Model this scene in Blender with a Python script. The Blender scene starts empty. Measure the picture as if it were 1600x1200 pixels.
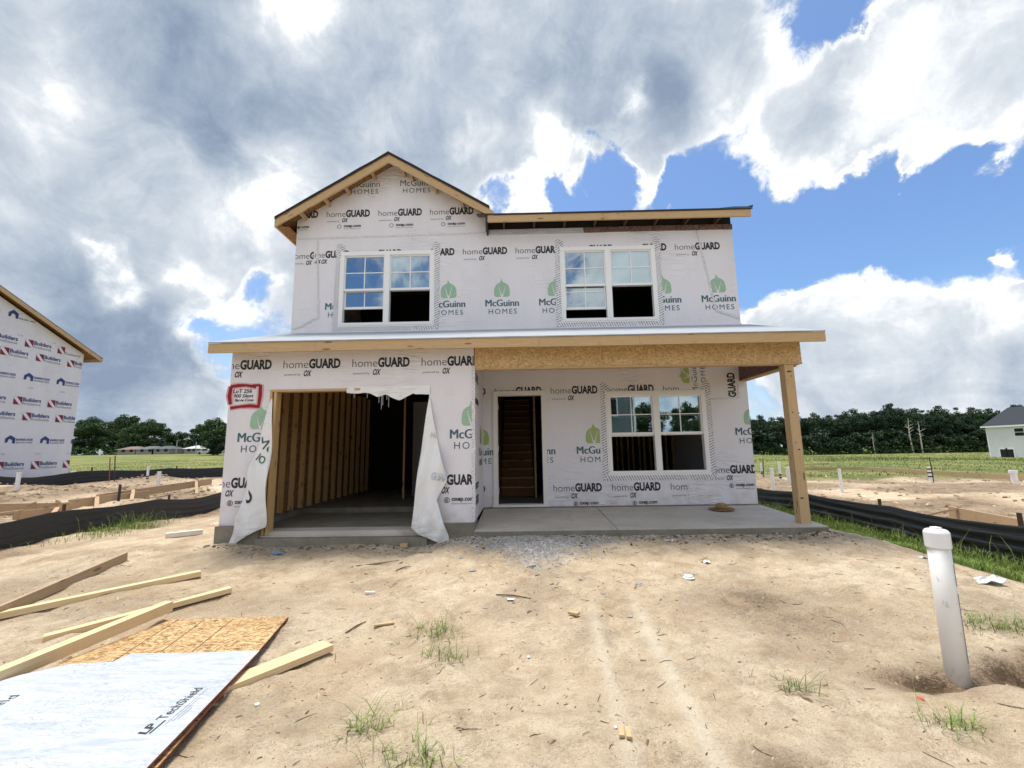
import bpy, bmesh, math, random
import numpy as np
from mathutils import Vector, Matrix
random.seed(7); RS = np.random.RandomState(11)
SC = bpy.context.scene
COL = SC.collection
rad = math.radians

# ---------------------------------------------------------------- camera
CZ, PITCH, ROLL, YAW, FPX = 1.02179, 0.149133, 0.015867, -0.014808, 682.66
cp, sp = math.cos(PITCH), math.sin(PITCH); cr, sr = math.cos(ROLL), math.sin(ROLL); cy, sy = math.cos(YAW), math.sin(YAW)
_F = Vector((sy*cp, cy*cp, sp)); _R = Vector((cy, -sy, 0)); _U = Vector((-sy*sp, -cy*sp, cp))
_X = cr*_R - sr*_U; _Y = sr*_R + cr*_U
cd = bpy.data.cameras.new('camera'); cam = bpy.data.objects.new('camera', cd); COL.objects.link(cam)
cd.sensor_width = 36; cd.lens = FPX/1600*36; cd.clip_end = 4000; cd.clip_start = 0.05
M = Matrix((_X, _Y, -_F)).transposed().to_4x4(); M.translation = Vector((0, 0, CZ)); cam.matrix_world = M
SC.camera = cam
def ray(u, v): return _F + _X*((u-800)/FPX) - _Y*((v-600)/FPX)

# ---------------------------------------------------------------- world, sun, exposure
SUN_EL, SUN_AZ = 76.0, -35.0       # azimuth measured from +Y towards +X
SC.view_settings.view_transform = 'Standard'; SC.view_settings.look = 'None'
SC.view_settings.exposure = 0.84; SC.view_settings.gamma = 1.0; SC.view_settings.use_curve_mapping = False
SC.render.engine = 'CYCLES'; SC.cycles.use_denoising = True; SC.cycles.max_bounces = 8; SC.cycles.transparent_max_bounces = 12
W = bpy.data.worlds.new('World'); SC.world = W; W.use_nodes = True

class NT:
    def __init__(s, tree): s.t = tree; s.n = tree.nodes; s.l = tree.links
    def new(s, ty, **kw):
        n = s.n.new(ty)
        for k, v in kw.items(): setattr(n, k, v)
        return n
    def put(s, sock, v):
        if v is None: return
        if isinstance(v, bpy.types.NodeSocket): s.l.new(v, sock)
        else:
            if sock.type == 'RGBA' and len(v) == 3: v = (*v, 1)
            sock.default_value = v
    def math(s, op, a, b=None, c=None, clamp=False):
        n = s.new('ShaderNodeMath', operation=op, use_clamp=clamp)
        for i, x in enumerate((a, b, c)): s.put(n.inputs[i], x)
        return n.outputs[0]
    def vm(s, op, a, b=None, scale=None, out=0):
        n = s.new('ShaderNodeVectorMath', operation=op)
        s.put(n.inputs[0], a); s.put(n.inputs[1], b)
        if scale is not None: s.put(n.inputs['Scale'], scale)
        return n.outputs[out]
    def noise(s, vec, scale, detail=4, rough=.55, dist=0, out=0, lac=2.0):
        n = s.new('ShaderNodeTexNoise')
        s.put(n.inputs['Vector'], vec); s.put(n.inputs['Scale'], scale); s.put(n.inputs['Detail'], detail)
        s.put(n.inputs['Roughness'], rough); s.put(n.inputs['Distortion'], dist); s.put(n.inputs['Lacunarity'], lac)
        return n.outputs[out]
    def mr(s, v, a, b, c=0, d=1, sm=False):
        n = s.new('ShaderNodeMapRange', interpolation_type='SMOOTHSTEP' if sm else 'LINEAR')
        for i, x in enumerate((v, a, b, c, d)): s.put(n.inputs[i], x)
        return n.outputs[0]
    def mix(s, f, a, b, mode='MIX'):
        n = s.new('ShaderNodeMix', data_type='RGBA', blend_type=mode)
        s.put(n.inputs[0], f); s.put(n.inputs[6], a); s.put(n.inputs[7], b)
        return n.outputs[2]
    def ramp(s, f, stops, interp='LINEAR'):
        n = s.new('ShaderNodeValToRGB'); r = n.color_ramp; r.interpolation = interp
        while len(r.elements) < len(stops): r.elements.new(.5)
        for e, (p, c) in zip(r.elements, stops): e.position = p; e.color = (*c, 1)
        s.put(n.inputs[0], f); return n.outputs[0]
    def mapping(s, vec, loc=(0,0,0), rot=(0,0,0), sc=(1,1,1)):
        n = s.new('ShaderNodeMapping'); s.put(n.inputs[0], vec)
        n.inputs[1].default_value = loc; n.inputs[2].default_value = rot; n.inputs[3].default_value = sc
        return n.outputs[0]

# Cloud banks: direction given by the point of the photograph where each bank stands, angular radius, weight
COVER = [ # x, y, radius (photo px), weight      (+ cloud, - clear sky)
 (60,40,200,1.2),(260,60,170,1.0),(440,100,190,1.1),(640,90,170,1.1),(800,60,150,1.1),(960,40,130,1.0),(1090,60,90,.8),(150,230,170,1.1),(330,240,150,1.0),(520,230,140,1.0),(680,230,110,1.0),
 (820,180,100,.9),(930,170,90,.9),(1040,170,80,.9),(40,350,150,1.0),(180,360,110,.9),(390,320,110,1.0),(860,240,50,1.0),(300,440,45,1.0),(120,450,120,1.1),(40,520,110,1.0),(200,540,110,1.1),(90,620,120,1.2),(210,600,110,1.1),(300,620,90,.7),(440,480,80,.8),(480,420,50,.6),(1300,620,120,.7),(1500,640,120,.7),
 (1130,120,70,.9),(1180,210,70,.9),(1260,150,80,1.0),(1230,260,60,1.0),(1330,250,42,.9),(1310,200,70,.8),(1340,80,70,.9),(1430,60,110,1.1),(1430,160,100,1.0),(1550,60,120,1.1),(1560,140,80,.9),(1050,240,50,.7),(1010,260,26,.8),
 (1190,490,60,.9),(1270,492,58,1.1),(1350,488,60,1.15),(1440,512,70,1.1),(1530,495,58,1.1),(1600,515,66,1.0),(1250,560,90,.9),(1400,590,110,.9),(1550,580,100,.8),
 (850,352,38,2.0),(930,356,32,1.4),(1020,348,40,2.1),(1090,348,26,1.5),(870,288,30,-1.5),(930,305,30,-1.2),(1040,286,30,-1.3),(1598,400,26,1.7),(1450,235,24,1.0),(1490,228,26,.9),(1560,205,30,1.1),(1600,190,30,1.0),(1330,385,18,1.0),(550,330,30,.4),
 (1290,22,42,-2.2),(1225,55,22,-.6),(1100,285,40,-1.0),(960,285,36,-.9),(785,292,26,-.45),(1420,300,80,-.8),(1250,370,110,-1.2),(1500,340,110,-1.2),(1180,420,50,-.8),
 (400,430,40,-.6),(250,460,40,-.5),(350,540,60,-.5),(230,410,18,-.4),(1390,215,30,-.35),(1130,330,60,-.8),
]
SHADE = [ # brightness of the banks
 (480,0,70,1.1),(110,145,45,.5),(90,90,60,.25),(590,200,45,.5),(425,295,50,1.0),(360,330,45,.35),(305,425,28,.9),(302,500,22,.8),(155,375,20,.8),(208,450,24,1.0),(182,410,20,.8),(860,232,42,1.3),(990,172,22,1.0),
 (1100,120,40,.4),(1160,170,45,.7),(1130,260,50,.7),(1200,260,60,.6),(1290,260,50,.7),(1230,60,35,.8),(1220,100,35,.4),(1370,50,80,.45),(1320,150,80,.45),(1470,130,130,.22),(1560,40,120,.22),
 (1290,455,50,.5),(1400,455,50,.5),(1520,465,55,.4),(1590,480,55,.4),(1200,460,45,.4),(1400,540,160,.22),(1180,560,60,.45),
 (850,325,50,.9),(1030,320,60,.95),(1595,400,40,.9),(360,500,60,.40),(250,620,90,.25),(740,60,60,.22),(640,120,50,.25),(60,190,60,.2),(420,380,50,.6),(560,300,50,.35),(730,220,25,.6),
 (1330,385,30,.8),(1480,232,40,.8),(1575,205,50,.7),(970,20,80,.18),(130,330,50,.22),(250,200,50,.16),(800,150,50,.14),(20,300,60,.15),
 (300,60,150,-.12),(400,130,140,-.16),(560,260,100,-.14),(300,230,110,-.13),(690,260,60,-.10),(900,110,110,-.12),(1050,165,45,-.34),(960,230,45,-.22),(130,470,90,-.16),(60,540,100,-.26),(210,570,110,-.34),(120,600,90,-.26),(310,600,90,-.12),(250,500,50,-.15),(90,470,60,-.1),(80,410,60,-.12),(200,300,60,-.1),(1000,90,90,-.08),
]
def build_world():
    N = NT(W.node_tree); N.n.clear()
    out = N.new('ShaderNodeOutputWorld'); bg = N.new('ShaderNodeBackground')
    tc = N.new('ShaderNodeTexCoord').outputs['Generated']
    d0 = N.vm('NORMALIZE', tc)
    sky = N.new('ShaderNodeTexSky', sky_type='NISHITA', sun_disc=False)
    sky.sun_elevation = rad(SUN_EL); sky.sun_rotation = rad(SUN_AZ); sky.air_density = 1.0; sky.dust_density = 1.4; sky.ozone_density = 1.6
    sep = N.new('ShaderNodeSeparateXYZ'); N.l.new(d0, sep.inputs[0]); z = sep.outputs[2]
    # flattened coordinates: the cloud deck as a plane seen in perspective
    zz = N.math('ADD', N.math('MAXIMUM', z, 0.0), 0.16)
    dv = N.vm('DIVIDE', d0, None); 
    cb = N.new('ShaderNodeCombineXYZ')
    for i in range(3): N.l.new(zz, cb.inputs[i])
    N.l.new(cb.outputs[0], dv.node.inputs[1])
    deck = N.mapping(dv, sc=(1, 1, 0.0))
    # domain warp of directions, so that bank outlines are ragged
    def warp(vec, sc, amt, det=5):
        n = N.noise(vec, sc, det, .58, 0, 1)
        return N.vm('ADD', vec, N.vm('SCALE', N.vm('SUBTRACT', n, (.5, .5, .5)), None, amt))
    dw = N.vm('NORMALIZE', warp(warp(d0, 3.2, .20, 3), 9, .16, 8))
    dsoft = N.vm('NORMALIZE', warp(d0, 3.0, .20, 3))
    def blobs(lst, dvec, wk=1.0):
        acc = None
        for (u, v, r, w) in lst:
            c = ray(u, v); sc_ = c.length; c.normalize()
            # angular radius: photo pixels shrink off axis
            k = 1.9/((r/FPX/ (sc_**1.4))**2)
            e = N.math('EXPONENT', N.math('MULTIPLY_ADD', N.vm('DOT_PRODUCT', dvec, tuple(c), out=1), k, -k))
            acc = N.math('MULTIPLY_ADD', e, w*wk, acc if acc is not None else 0.0)
        return acc
    cov = blobs(COVER, dw); crisp = [q for q in SHADE if q[2] <= 70 and q[3] > .4]; soft = [q for q in SHADE if q not in crisp]
    dmid = N.vm('NORMALIZE', warp(warp(d0, 3.2, .08, 3), 12, .13, 8))
    shd = N.math('ADD', blobs(soft, dsoft, .75), blobs(crisp, dmid, .70))
    nd = N.noise(deck, 1.6, 9, .60, .5)
    nb = N.noise(d0, 2.3, 6, .55)
    f1 = N.math('SUBTRACT', N.noise(dsoft, 5.0, 12, .64, .5), .5); f2 = N.math('SUBTRACT', N.noise(d0, 15.0, 10, .66, .4), .5)
    # billows: rounded lobes with creases between them
    bl = N.math('ABSOLUTE', N.math('SUBTRACT', N.noise(dsoft, 8.0, 8, .60, .3), .5)); bl = N.math('SUBTRACT', .09, bl)
    F = N.math('ADD', f1, N.math('MULTIPLY', f2, .45))
    # cover behind the camera and out of the frame comes from noise alone
    behind = N.mr(sep.outputs[1], .25, -.25, 0, 1, True)
    base = N.math('MULTIPLY', behind, N.mr(nb, .38, .56, 0.0, 1.0))
    c1 = N.math('ADD', N.math('ADD', cov, base), N.math('MULTIPLY', F, 2.6))
    c1 = N.math('ADD', c1, N.math('MULTIPLY', N.math('SUBTRACT', nd, .5), .8))
    alpha = N.mr(c1, .18, .92, 0, 1, True)
    edge = N.math('MULTIPLY', N.mr(c1, .35, .75, 0, 1, True), N.mr(c1, .75, 1.35, 1, 0, True))
    tex = N.math('MULTIPLY', N.math('SUBTRACT', nd, .5), .55)
    s = N.math('ADD', N.math('ADD', shd, .43), N.math('ADD', tex, N.math('MULTIPLY', F, 1.25)))
    s = N.math('ADD', s, N.math('MULTIPLY', bl, .55))
    s = N.math('ADD', s, N.math('MULTIPLY', edge, .34))
    s = N.math('ADD', s, N.math('MULTIPLY', behind, .34))  # unseen clouds behind the camera brightened to light the house front
    cc = N.ramp(s, [(0, (1.55, 1.98, 2.70)), (.25, (2.25, 2.68, 3.35)), (.5, (3.15, 3.55, 4.05)), (.75, (4.2, 4.5, 4.85)), (1, (6.3, 6.4, 6.45))])
    cloud = N.vm('SCALE', cc, None, 1.0)
    # clear sky: keep the Nishita colours, a little deeper high up and paler by the horizon
    hz = N.mr(z, 0.0, .30, 1, 0, True)
    clear = N.mix(1.0, sky.outputs[0], (.70, .86, 1.02), 'MULTIPLY')
    clear = N.mix(N.math('MULTIPLY', hz, .55), clear, (4.2, 5.1, 6.3))
    col = N.mix(alpha, clear, cloud)
    N.l.new(col, bg.inputs[0]); bg.inputs[1].default_value = 0.10
    N.l.new(bg.outputs[0], out.inputs[0])
    W.cycles.sampling_method = 'MANUAL'; W.cycles.sample_map_resolution = 512
build_world()
sl = bpy.data.lights.new('sun', 'SUN'); sl.energy = 2.7; sl.angle = rad(16); sl.color = (1, .945, .86)
so = bpy.data.objects.new('sun', sl); COL.objects.link(so)
sd = Vector((math.sin(rad(SUN_AZ))*math.cos(rad(SUN_EL)), math.cos(rad(SUN_AZ))*math.cos(rad(SUN_EL)), math.sin(rad(SUN_EL))))
so.rotation_euler = sd.to_track_quat('Z', 'Y').to_euler()

# ---------------------------------------------------------------- materials
MATS = {}
def material(name, fn, rough=.7, spec=.3, metal=0.0):
    m = bpy.data.materials.new(name); m.use_nodes = True; N = NT(m.node_tree); b = N.n['Principled BSDF']
    b.inputs['Roughness'].default_value = rough; b.inputs['Specular IOR Level'].default_value = spec; b.inputs['Metallic'].default_value = metal
    fn(N, b); MATS[name] = m; return m
def bump(N, b, h, strength, dist=.01):
    n = N.new('ShaderNodeBump'); n.inputs['Strength'].default_value = strength; n.inputs['Distance'].default_value = dist
    N.l.new(h, n.inputs['Height']); N.l.new(n.outputs[0], b.inputs['Normal'])
def objc(N): return N.new('ShaderNodeTexCoord').outputs['Object']
def uvc(N): return N.new('ShaderNodeTexCoord').outputs['UV']
def flat(name, col, rough=.6, var=.12, sc=12, spec=.3, metal=0., bmp=0.0):
    def f(N, b):
        n = N.noise(objc(N), sc, 5, .6)
        c = N.mix(n, tuple(x*(1-var) for x in col), tuple(min(1, x*(1+var)) for x in col)); N.put(b.inputs['Base Color'], c)
        if bmp: bump(N, b, N.noise(objc(N), sc*4, 4), bmp, .004)
    return material(name, f, rough, spec, metal)
def lumber_mat(name, c0, c1, knots=True, dirt=.0):
    def f(N, b):
        uv = uvc(N)
        g = N.noise(N.mapping(uv, sc=(1.2, 26, 1)), 3.0, 6, .6, .6)
        g2 = N.noise(N.mapping(uv, sc=(3, 160, 1)), 3.0, 3, .6)
        t = N.math('MULTIPLY_ADD', g2, .35, N.math('MULTIPLY', g, .75))
        c = N.mix(N.mr(t, .35, .8), c1, c0)
        c = N.mix(N.mr(N.noise(uv, 1.1, 3), .35, .7, 0, .35), c, tuple(x*.72 for x in c0))
        if knots:
            v = N.new('ShaderNodeTexVoronoi', feature='F1'); N.put(v.inputs['Vector'], N.mapping(uv, sc=(2.2, 9, 1))); v.inputs['Scale'].default_value = 1.0
            k = N.mr(v.outputs['Distance'], .10, .17, 1, 0, True)
            c = N.mix(N.math('MULTIPLY', k, .75), c, (.16, .075, .03))
        if dirt:
            c = N.mix(N.mr(N.noise(uv, 6, 6, .7), .55, .75, 0, dirt), c, (.20, .15, .10))
        N.put(b.inputs['Base Color'], c); bump(N, b, t, .25, .004)
    return material(name, f, .75, .2)
def osb_mat(name, lo, hi, tintdark=.5):
    def f(N, b):
        uv = uvc(N); acc = None
        h = None
        for i, (rot, s) in enumerate(((.5, (16, 62, 1)), (-.7, (70, 20, 1)), (1.3, (34, 95, 1)))):
            v = N.new('ShaderNodeTexVoronoi', feature='F1'); N.put(v.inputs['Vector'], N.mapping(N.vm('ADD', uv, N.vm('SCALE', N.noise(uv, 6, 2, .5, 0, 1), None, .06)), rot=(0, 0, rot), sc=s)); v.inputs['Scale'].default_value = 1.0
            sepc = N.new('ShaderNodeSeparateColor'); N.l.new(v.outputs['Color'], sepc.inputs[0])
            val = sepc.outputs[0]
            acc = val if acc is None else N.mix(N.math('GREATER_THAN', sepc.outputs[1], .5), acc, val)
        sp_ = N.new('ShaderNodeSeparateColor'); N.l.new(acc, sp_.inputs[0]); t = sp_.outputs[0]
        c = N.ramp(t, [(0, tuple(x*tintdark for x in lo)), (.18, lo), (.7, hi), (1, tuple(min(1, x*1.25) for x in hi))])
        c = N.mix(N.mr(N.noise(uv, 2.0, 3), .4, .7, 0, .3), c, lo)
        N.put(b.inputs['Base Color'], c); bump(N, b, t, .3, .002)
    return material(name, f, .8, .2)
def wrap_mat(name, col, fold=1.0, crink=.10):
    def f(N, b):
        o = objc(N)
        n1 = N.noise(o, 1.1, 4, .55, .8)
        # drape folds: ridged noise stretched on the diagonals, plus small crinkle
        r1 = N.math('ABSOLUTE', N.math('SUBTRACT', N.noise(N.mapping(o, rot=(0, .6, 0), sc=(.5, 1, 2.6)), 1.5, 3, .5, 1.2), .5))
        r2 = N.math('ABSOLUTE', N.math('SUBTRACT', N.noise(N.mapping(o, rot=(0, -.9, 0), sc=(.5, 1, 3.4)), 1.9, 3, .5, .8), .5))
        ridge = N.math('ADD', N.mr(r1, 0, .060, 1, 0, True), N.mr(r2, 0, .045, .8, 0, True))
        mask = N.mr(N.noise(o, .8, 2), .50, .66, 0, 1, True)
        fine = N.noise(o, 34, 4, .6)
        h = N.math('ADD', N.math('MULTIPLY', N.math('MULTIPLY', ridge, mask), .55*fold), N.math('MULTIPLY_ADD', n1, 1.1*fold, N.math('MULTIPLY', fine, crink*fold)))
        st = N.noise(N.mapping(o, sc=(1, 1, .25)), 2.2, 5, .6)
        c = N.mix(N.mr(st, .3, .75), col, tuple(x*.90 for x in col))
        # dust thrown up along the foot of the wall, scattered staples
        sep = N.new('ShaderNodeSeparateXYZ'); N.l.new(N.new('ShaderNodeNewGeometry').outputs['Position'], sep.inputs[0])
        foot = N.math('MULTIPLY', N.mr(sep.outputs[2], .0, .55, 1, 0, True), N.mr(N.noise(o, 5, 5, .65), .42, .7, 0, .5))
        c = N.mix(foot, c, (.47, .39, .30))
        v = N.new('ShaderNodeTexVoronoi', feature='F1'); N.put(v.inputs['Vector'], N.mapping(o, sc=(2.6, 1, 3.4))); v.inputs['Scale'].default_value = 1
        c = N.mix(N.mr(v.outputs['Distance'], .016, .028, .6, 0), c, (.25, .24, .24))
        N.put(b.inputs['Base Color'], c); bump(N, b, h, .50, .03)
    return material(name, f, .5, .35)
def tape_mat(name, period, lines, slant, dark=(.30, .30, .33), amt=.75):
    def f(N, b):
        sep = N.new('ShaderNodeSeparateXYZ'); N.l.new(uvc(N), sep.inputs[0]); u, v = sep.outputs[0], sep.outputs[1]
        a = N.math('MULTIPLY_ADD', v, slant, u)
        fr = N.math('FRACT', N.math('DIVIDE', a, period))
        m = N.math('LESS_THAN', fr, lines)
        cb = N.new('ShaderNodeCombineXYZ'); N.l.new(N.math('FLOOR', N.math('DIVIDE', a, period)), cb.inputs[0]); N.l.new(N.math('MULTIPLY', v, 90), cb.inputs[1])
        dash = N.mr(N.noise(cb.outputs[0], 1.7, 2, .6), .42, .52)
        k = N.math('MULTIPLY', N.math('MULTIPLY', m, dash), amt)
        N.put(b.inputs['Base Color'], N.mix(k, (.74, .73, .77), dark)); bump(N, b, N.noise(objc(N), 14, 4), .3, .006)
    return material(name, f, .45, .4)

WRAP = wrap_mat('white_house_wrap', (.73, .712, .765))
WRAPB = wrap_mat('neighbour_wrap', (.70, .70, .74), .6)
FLAP = wrap_mat('loose_wrap', (.82, .83, .85), 1.2, .55)
TAPEW = tape_mat('window_tape', .048, .42, .55, (.04, .04, .06), .95)
TAPES = tape_mat('seam_tape', .040, .40, 1.1, (.13, .13, .15), .85)
PINE = lumber_mat('pine_fascia', (.60, .43, .25), (.43, .29, .15), True, .35)
PINEL = lumber_mat('fresh_pine', (.78, .61, .37), (.62, .45, .24), True, .15)
PINEG = lumber_mat('weathered_pine', (.50, .38, .25), (.33, .24, .155), True, .4)
REDW = lumber_mat('stair_riser_wood', (.24, .115, .05), (.16, .08, .033), False)
PINED = lumber_mat('interior_pine', (.66, .45, .22), (.48, .30, .13))
FORM = lumber_mat('form_lumber', (.55, .40, .25), (.42, .29, .17), True, .3)
OSB = osb_mat('osb_board', (.45, .30, .145), (.60, .42, .215), .72)
OSBG = osb_mat('osb_sheet', (.30, .18, .08), (.54, .37, .185))
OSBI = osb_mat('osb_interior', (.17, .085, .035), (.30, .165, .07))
REDOSB = osb_mat('red_osb', (.11, .07, .065), (.19, .125, .115))
REDEDGE = flat('red_edge_paint', (.30, .085, .04), .8, .3, 20)
INK = flat('black_ink', (.030, .031, .036), .6, .2)
INKG = flat('grey_ink', (.22, .22, .24), .6, .2)
TEAL = flat('teal_ink', (.055, .125, .15), .6, .15)
GREEN = flat('pale_green_ink', (.30, .46, .33), .6, .2, 30)
GREENB = flat('bright_green_ink', (.33, .44, .16), .6, .2, 30)
NAVY = flat('navy_ink', (.035, .055, .20), .6, .2)
MAROON = flat('maroon_ink', (.20, .025, .04), .6, .25)
REDP = flat('red_spray_paint', (.23, .008, .016), .5, .3, 30)
REDPH = flat('faint_red_overspray', (.62, .34, .36), .6, .1, 60)
VINYL = flat('white_vinyl', (.80, .80, .81), .35, .03, 6, .5)
TRIM = flat('white_door_trim', (.72, .70, .68), .5, .06, 8)
BLACKF = None
DARK = flat('dark_interior', (.02, .018, .016), .9, .2)  # near-black colour stands for shade inside rooms and behind panes
FELT = flat('dark_roof_felt', (.035, .037, .042), .85, .3, 9)
SHING = flat('dark_shingles', (.030, .034, .042), .85, .25, 6)
STEEL = flat('hinge_steel', (.45, .45, .46), .35, .1, 20, .5, .8)
REBAR = flat('rusty_rebar', (.055, .045, .042), .8, .3, 30)
STAKE = flat('stake_and_shaded_tail_wood', (.075, .045, .028), .85, .3, 30)
PVC = None
def f_pvc(N, b):
    o = objc(N); sep = N.new('ShaderNodeSeparateXYZ'); N.l.new(o, sep.inputs[0])
    sc = N.noise(N.mapping(o, sc=(1, 1, .5)), 28, 5, .7)
    c = N.mix(N.mr(sc, .60, .70, 0, .5), (.78, .77, .74), (.36, .33, .29))
    low = N.math('MULTIPLY', N.mr(sep.outputs[2], 0, .35, 1, 0, True), N.mr(N.noise(o, 22, 5), .4, .65, 0, .75))
    N.put(b.inputs['Base Color'], N.mix(low, c, (.42, .33, .23)))
PVC = material('white_pvc', f_pvc, .38, .5)
def f_silt(N, b):
    uv = uvc(N)
    w = N.noise(N.mapping(uv, sc=(.7, 12, 1)), 1.5, 5, .6, .6)
    d = N.mr(N.noise(N.mapping(uv, sc=(1, 2, 1)), 4, 6, .7), .5, .75, 0, .5)
    sep = N.new('ShaderNodeSeparateXYZ'); N.l.new(uv, sep.inputs[0])
    low = N.math('MULTIPLY', N.mr(sep.outputs[1], 0, .22, 1, 0, True), d)
    N.put(b.inputs['Base Color'], N.mix(low, N.mix(w, (.010, .011, .014), (.022, .024, .029)), (.16, .12, .085)))
    bump(N, b, w, .6, .03)
SILT = material('black_silt_fabric', f_silt, .42, .45)
def f_conc(N, b):
    o = objc(N)
    a = N.noise(o, 1.3, 6, .6); s = N.noise(N.mapping(o, sc=(1, 2.2, 1)), 3.2, 6, .65, .6); g = N.noise(o, 60, 3, .6)
    c = N.mix(N.mr(a, .3, .7), (.44, .405, .35), (.58, .54, .48))
    c = N.mix(N.mr(s, .54, .70, 0, .55), c, (.30, .255, .20))
    c = N.mix(N.mr(N.noise(o, 5.5, 5, .7, 1), .64, .70, 0, .5), c, (.16, .145, .12))
    c = N.mix(N.mr(g, .3, .7, 0, .25), c, (.30, .28, .26))
    N.put(b.inputs['Base Color'], c); bump(N, b, N.math('ADD', g, s), .25, .006)
CONC = material('pale_concrete', f_conc, .85, .25)
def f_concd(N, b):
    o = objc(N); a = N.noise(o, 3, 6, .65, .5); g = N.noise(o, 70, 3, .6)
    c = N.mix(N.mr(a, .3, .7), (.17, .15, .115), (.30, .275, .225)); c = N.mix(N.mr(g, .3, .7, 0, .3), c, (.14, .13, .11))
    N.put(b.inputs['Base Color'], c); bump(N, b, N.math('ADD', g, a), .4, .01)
CONCD = material('damp_and_shaded_concrete', f_concd, .85, .25)  # damp slab faces; also the shade painted on the garage floor
def f_under(N, b):
    uv = uvc(N)
    s = N.noise(N.mapping(uv, sc=(1.4, 34, 1)), 2.0, 5, .6, .4)
    c = N.ramp(s, [(.30, (.22, .25, .29)), (.46, (.32, .35, .38)), (.60, (.46, .48, .50)), (.75, (.26, .29, .33))])
    N.put(b.inputs['Base Color'], c); bump(N, b, s, .3, .01)
UNDER = material('grey_underlayment', f_under, .85, .1)
def f_foil(N, b):
    o = uvc(N)
    n = N.noise(N.mapping(o, rot=(0, 0, .25), sc=(1.5, 9, 1)), 2.4, 7, .68, .8)
    n2 = N.noise(N.mapping(o, sc=(3, 7, 1)), 10, 5, .7, 1.2)
    flk = N.math('MULTIPLY', N.mr(n2, .54, .60), N.mr(N.noise(o, 1.8, 4), .40, .56))
    c = N.mix(N.mr(n, .35, .7), (.36, .40, .45), (.64, .68, .71)); c = N.mix(N.math('MULTIPLY', flk, .9), c, (.27, .26, .30))
    c = N.mix(N.math('MULTIPLY', N.mr(N.noise(N.mapping(o, sc=(1, 1.8, 1)), 26, 7, .75, .6), .50, .55), N.mr(N.noise(o, 2.3, 4), .40, .60, .35, .95)), c, (.40, .42, .48))
    c = N.mix(N.mr(N.noise(N.mapping(o, rot=(0, 0, .5), sc=(4, 26, 1)), 2, 4, .6), .66, .70, 0, .6), c, (.30, .28, .26))
    N.put(b.inputs['Base Color'], c); bump(N, b, N.math('ADD', n, n2), .35, .004)
FOIL = material('silver_foil_facing', f_foil, .55, .4, .1)
def f_glass(N, b):
    out = N.n['Material Output']; N.n.remove(b)
    g = N.new('ShaderNodeBsdfGlossy'); g.inputs['Roughness'].default_value = .015; g.inputs['Color'].default_value = (.74, .86, .92, 1)
    t = N.new('ShaderNodeBsdfTransparent'); t.inputs['Color'].default_value = (.55, .62, .60, 1)
    m = N.new('ShaderNodeMixShader'); fr = N.new('ShaderNodeFresnel'); fr.inputs[0].default_value = 1.5
    N.l.new(N.math('MULTIPLY_ADD', fr.outputs[0], 1.0, .42, clamp=True), m.inputs[0]); N.l.new(t.outputs[0], m.inputs[1]); N.l.new(g.outputs[0], m.inputs[2])
    bn = N.new('ShaderNodeBump'); bn.inputs['Strength'].default_value = .05; bn.inputs['Distance'].default_value = .02
    N.l.new(N.noise(objc(N), 1.6, 2), bn.inputs['Height']); N.l.new(bn.outputs[0], g.inputs['Normal'])
    N.l.new(m.outputs[0], out.inputs[0])
GLASS = material('coated_window_glass', f_glass)
SIDING = None
def f_siding(N, b, c0=(.78, .77, .79), pitch=.11):
    sep = N.new('ShaderNodeSeparateXYZ'); N.l.new(objc(N), sep.inputs[0])
    fr = N.math('FRACT', N.math('DIVIDE', sep.outputs[2], pitch))
    c = N.mix(N.mr(N.noise(objc(N), 1.5, 3), .3, .7), c0, tuple(x*.93 for x in c0)); N.put(b.inputs['Base Color'], c)
    bump(N, b, fr, .8, .02)
SIDING = material('white_siding', f_siding, .6)
SIDINGG = material('grey_siding', lambda N, b: f_siding(N, b, (.15, .19, .20), .15), .6)
def f_straw(N, b):
    o = objc(N); v = N.new('ShaderNodeTexVoronoi'); N.put(v.inputs['Vector'], o); v.inputs['Scale'].default_value = 70
    c = N.mix(N.mr(v.outputs['Distance'], .3, .7), (.42, .26, .12), (.16, .085, .04)); N.put(b.inputs['Base Color'], c); bump(N, b, v.outputs['Distance'], .6, .004)
STRAW = material('woven_straw', f_straw, .8)
def leaf_mat(name, a, b_, sc=.35):
    def f(N, b):
        n = N.noise(N.new('ShaderNodeNewGeometry').outputs['Position'], sc, 3, .6); oi = N.new('ShaderNodeObjectInfo').outputs['Random']
        gi = N.new('ShaderNodeNewGeometry').outputs['Random Per Island']
        c = N.mix(N.math('MULTIPLY_ADD', gi, .45, N.mr(n, .3, .7, 0, .55)), a, b_)
        c = N.mix(N.math('MULTIPLY', oi, .45), c, tuple(x*.62 for x in a)); N.put(b.inputs['Base Color'], c)
    return material(name, f, .7, .15)
LEAF = leaf_mat('dark_leaves', (.024, .050, .030), (.060, .100, .045))
LEAFB = leaf_mat('green_leaves', (.035, .072, .028), (.085, .135, .045))
BARK = flat('grey_bark', (.14, .115, .09), .9, .3, 5)
PALEBARK = flat('pale_dead_bark', (.55, .50, .43), .9, .2, 5)
GRASSM = leaf_mat('grass_blades', (.10, .175, .035), (.27, .34, .09), 1.2)
GRASSF = leaf_mat('field_grass', (.13, .165, .050), (.26, .28, .095), .25)
GRASSD = leaf_mat('weed_blades', (.10, .14, .045), (.22, .25, .10), 2)
ROCK = flat('grey_gravel', (.33, .31, .28), .9, .35, 25)
DEBR = flat('brown_debris', (.11, .075, .045), .9, .5, 9)
CHIP = flat('pale_wood_chip', (.50, .36, .20), .85, .25, 9)
WHITEP = flat('white_litter', (.78, .79, .80), .45, .05)
BLUEP = flat('blue_litter', (.12, .30, .55), .4, .2)
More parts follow.
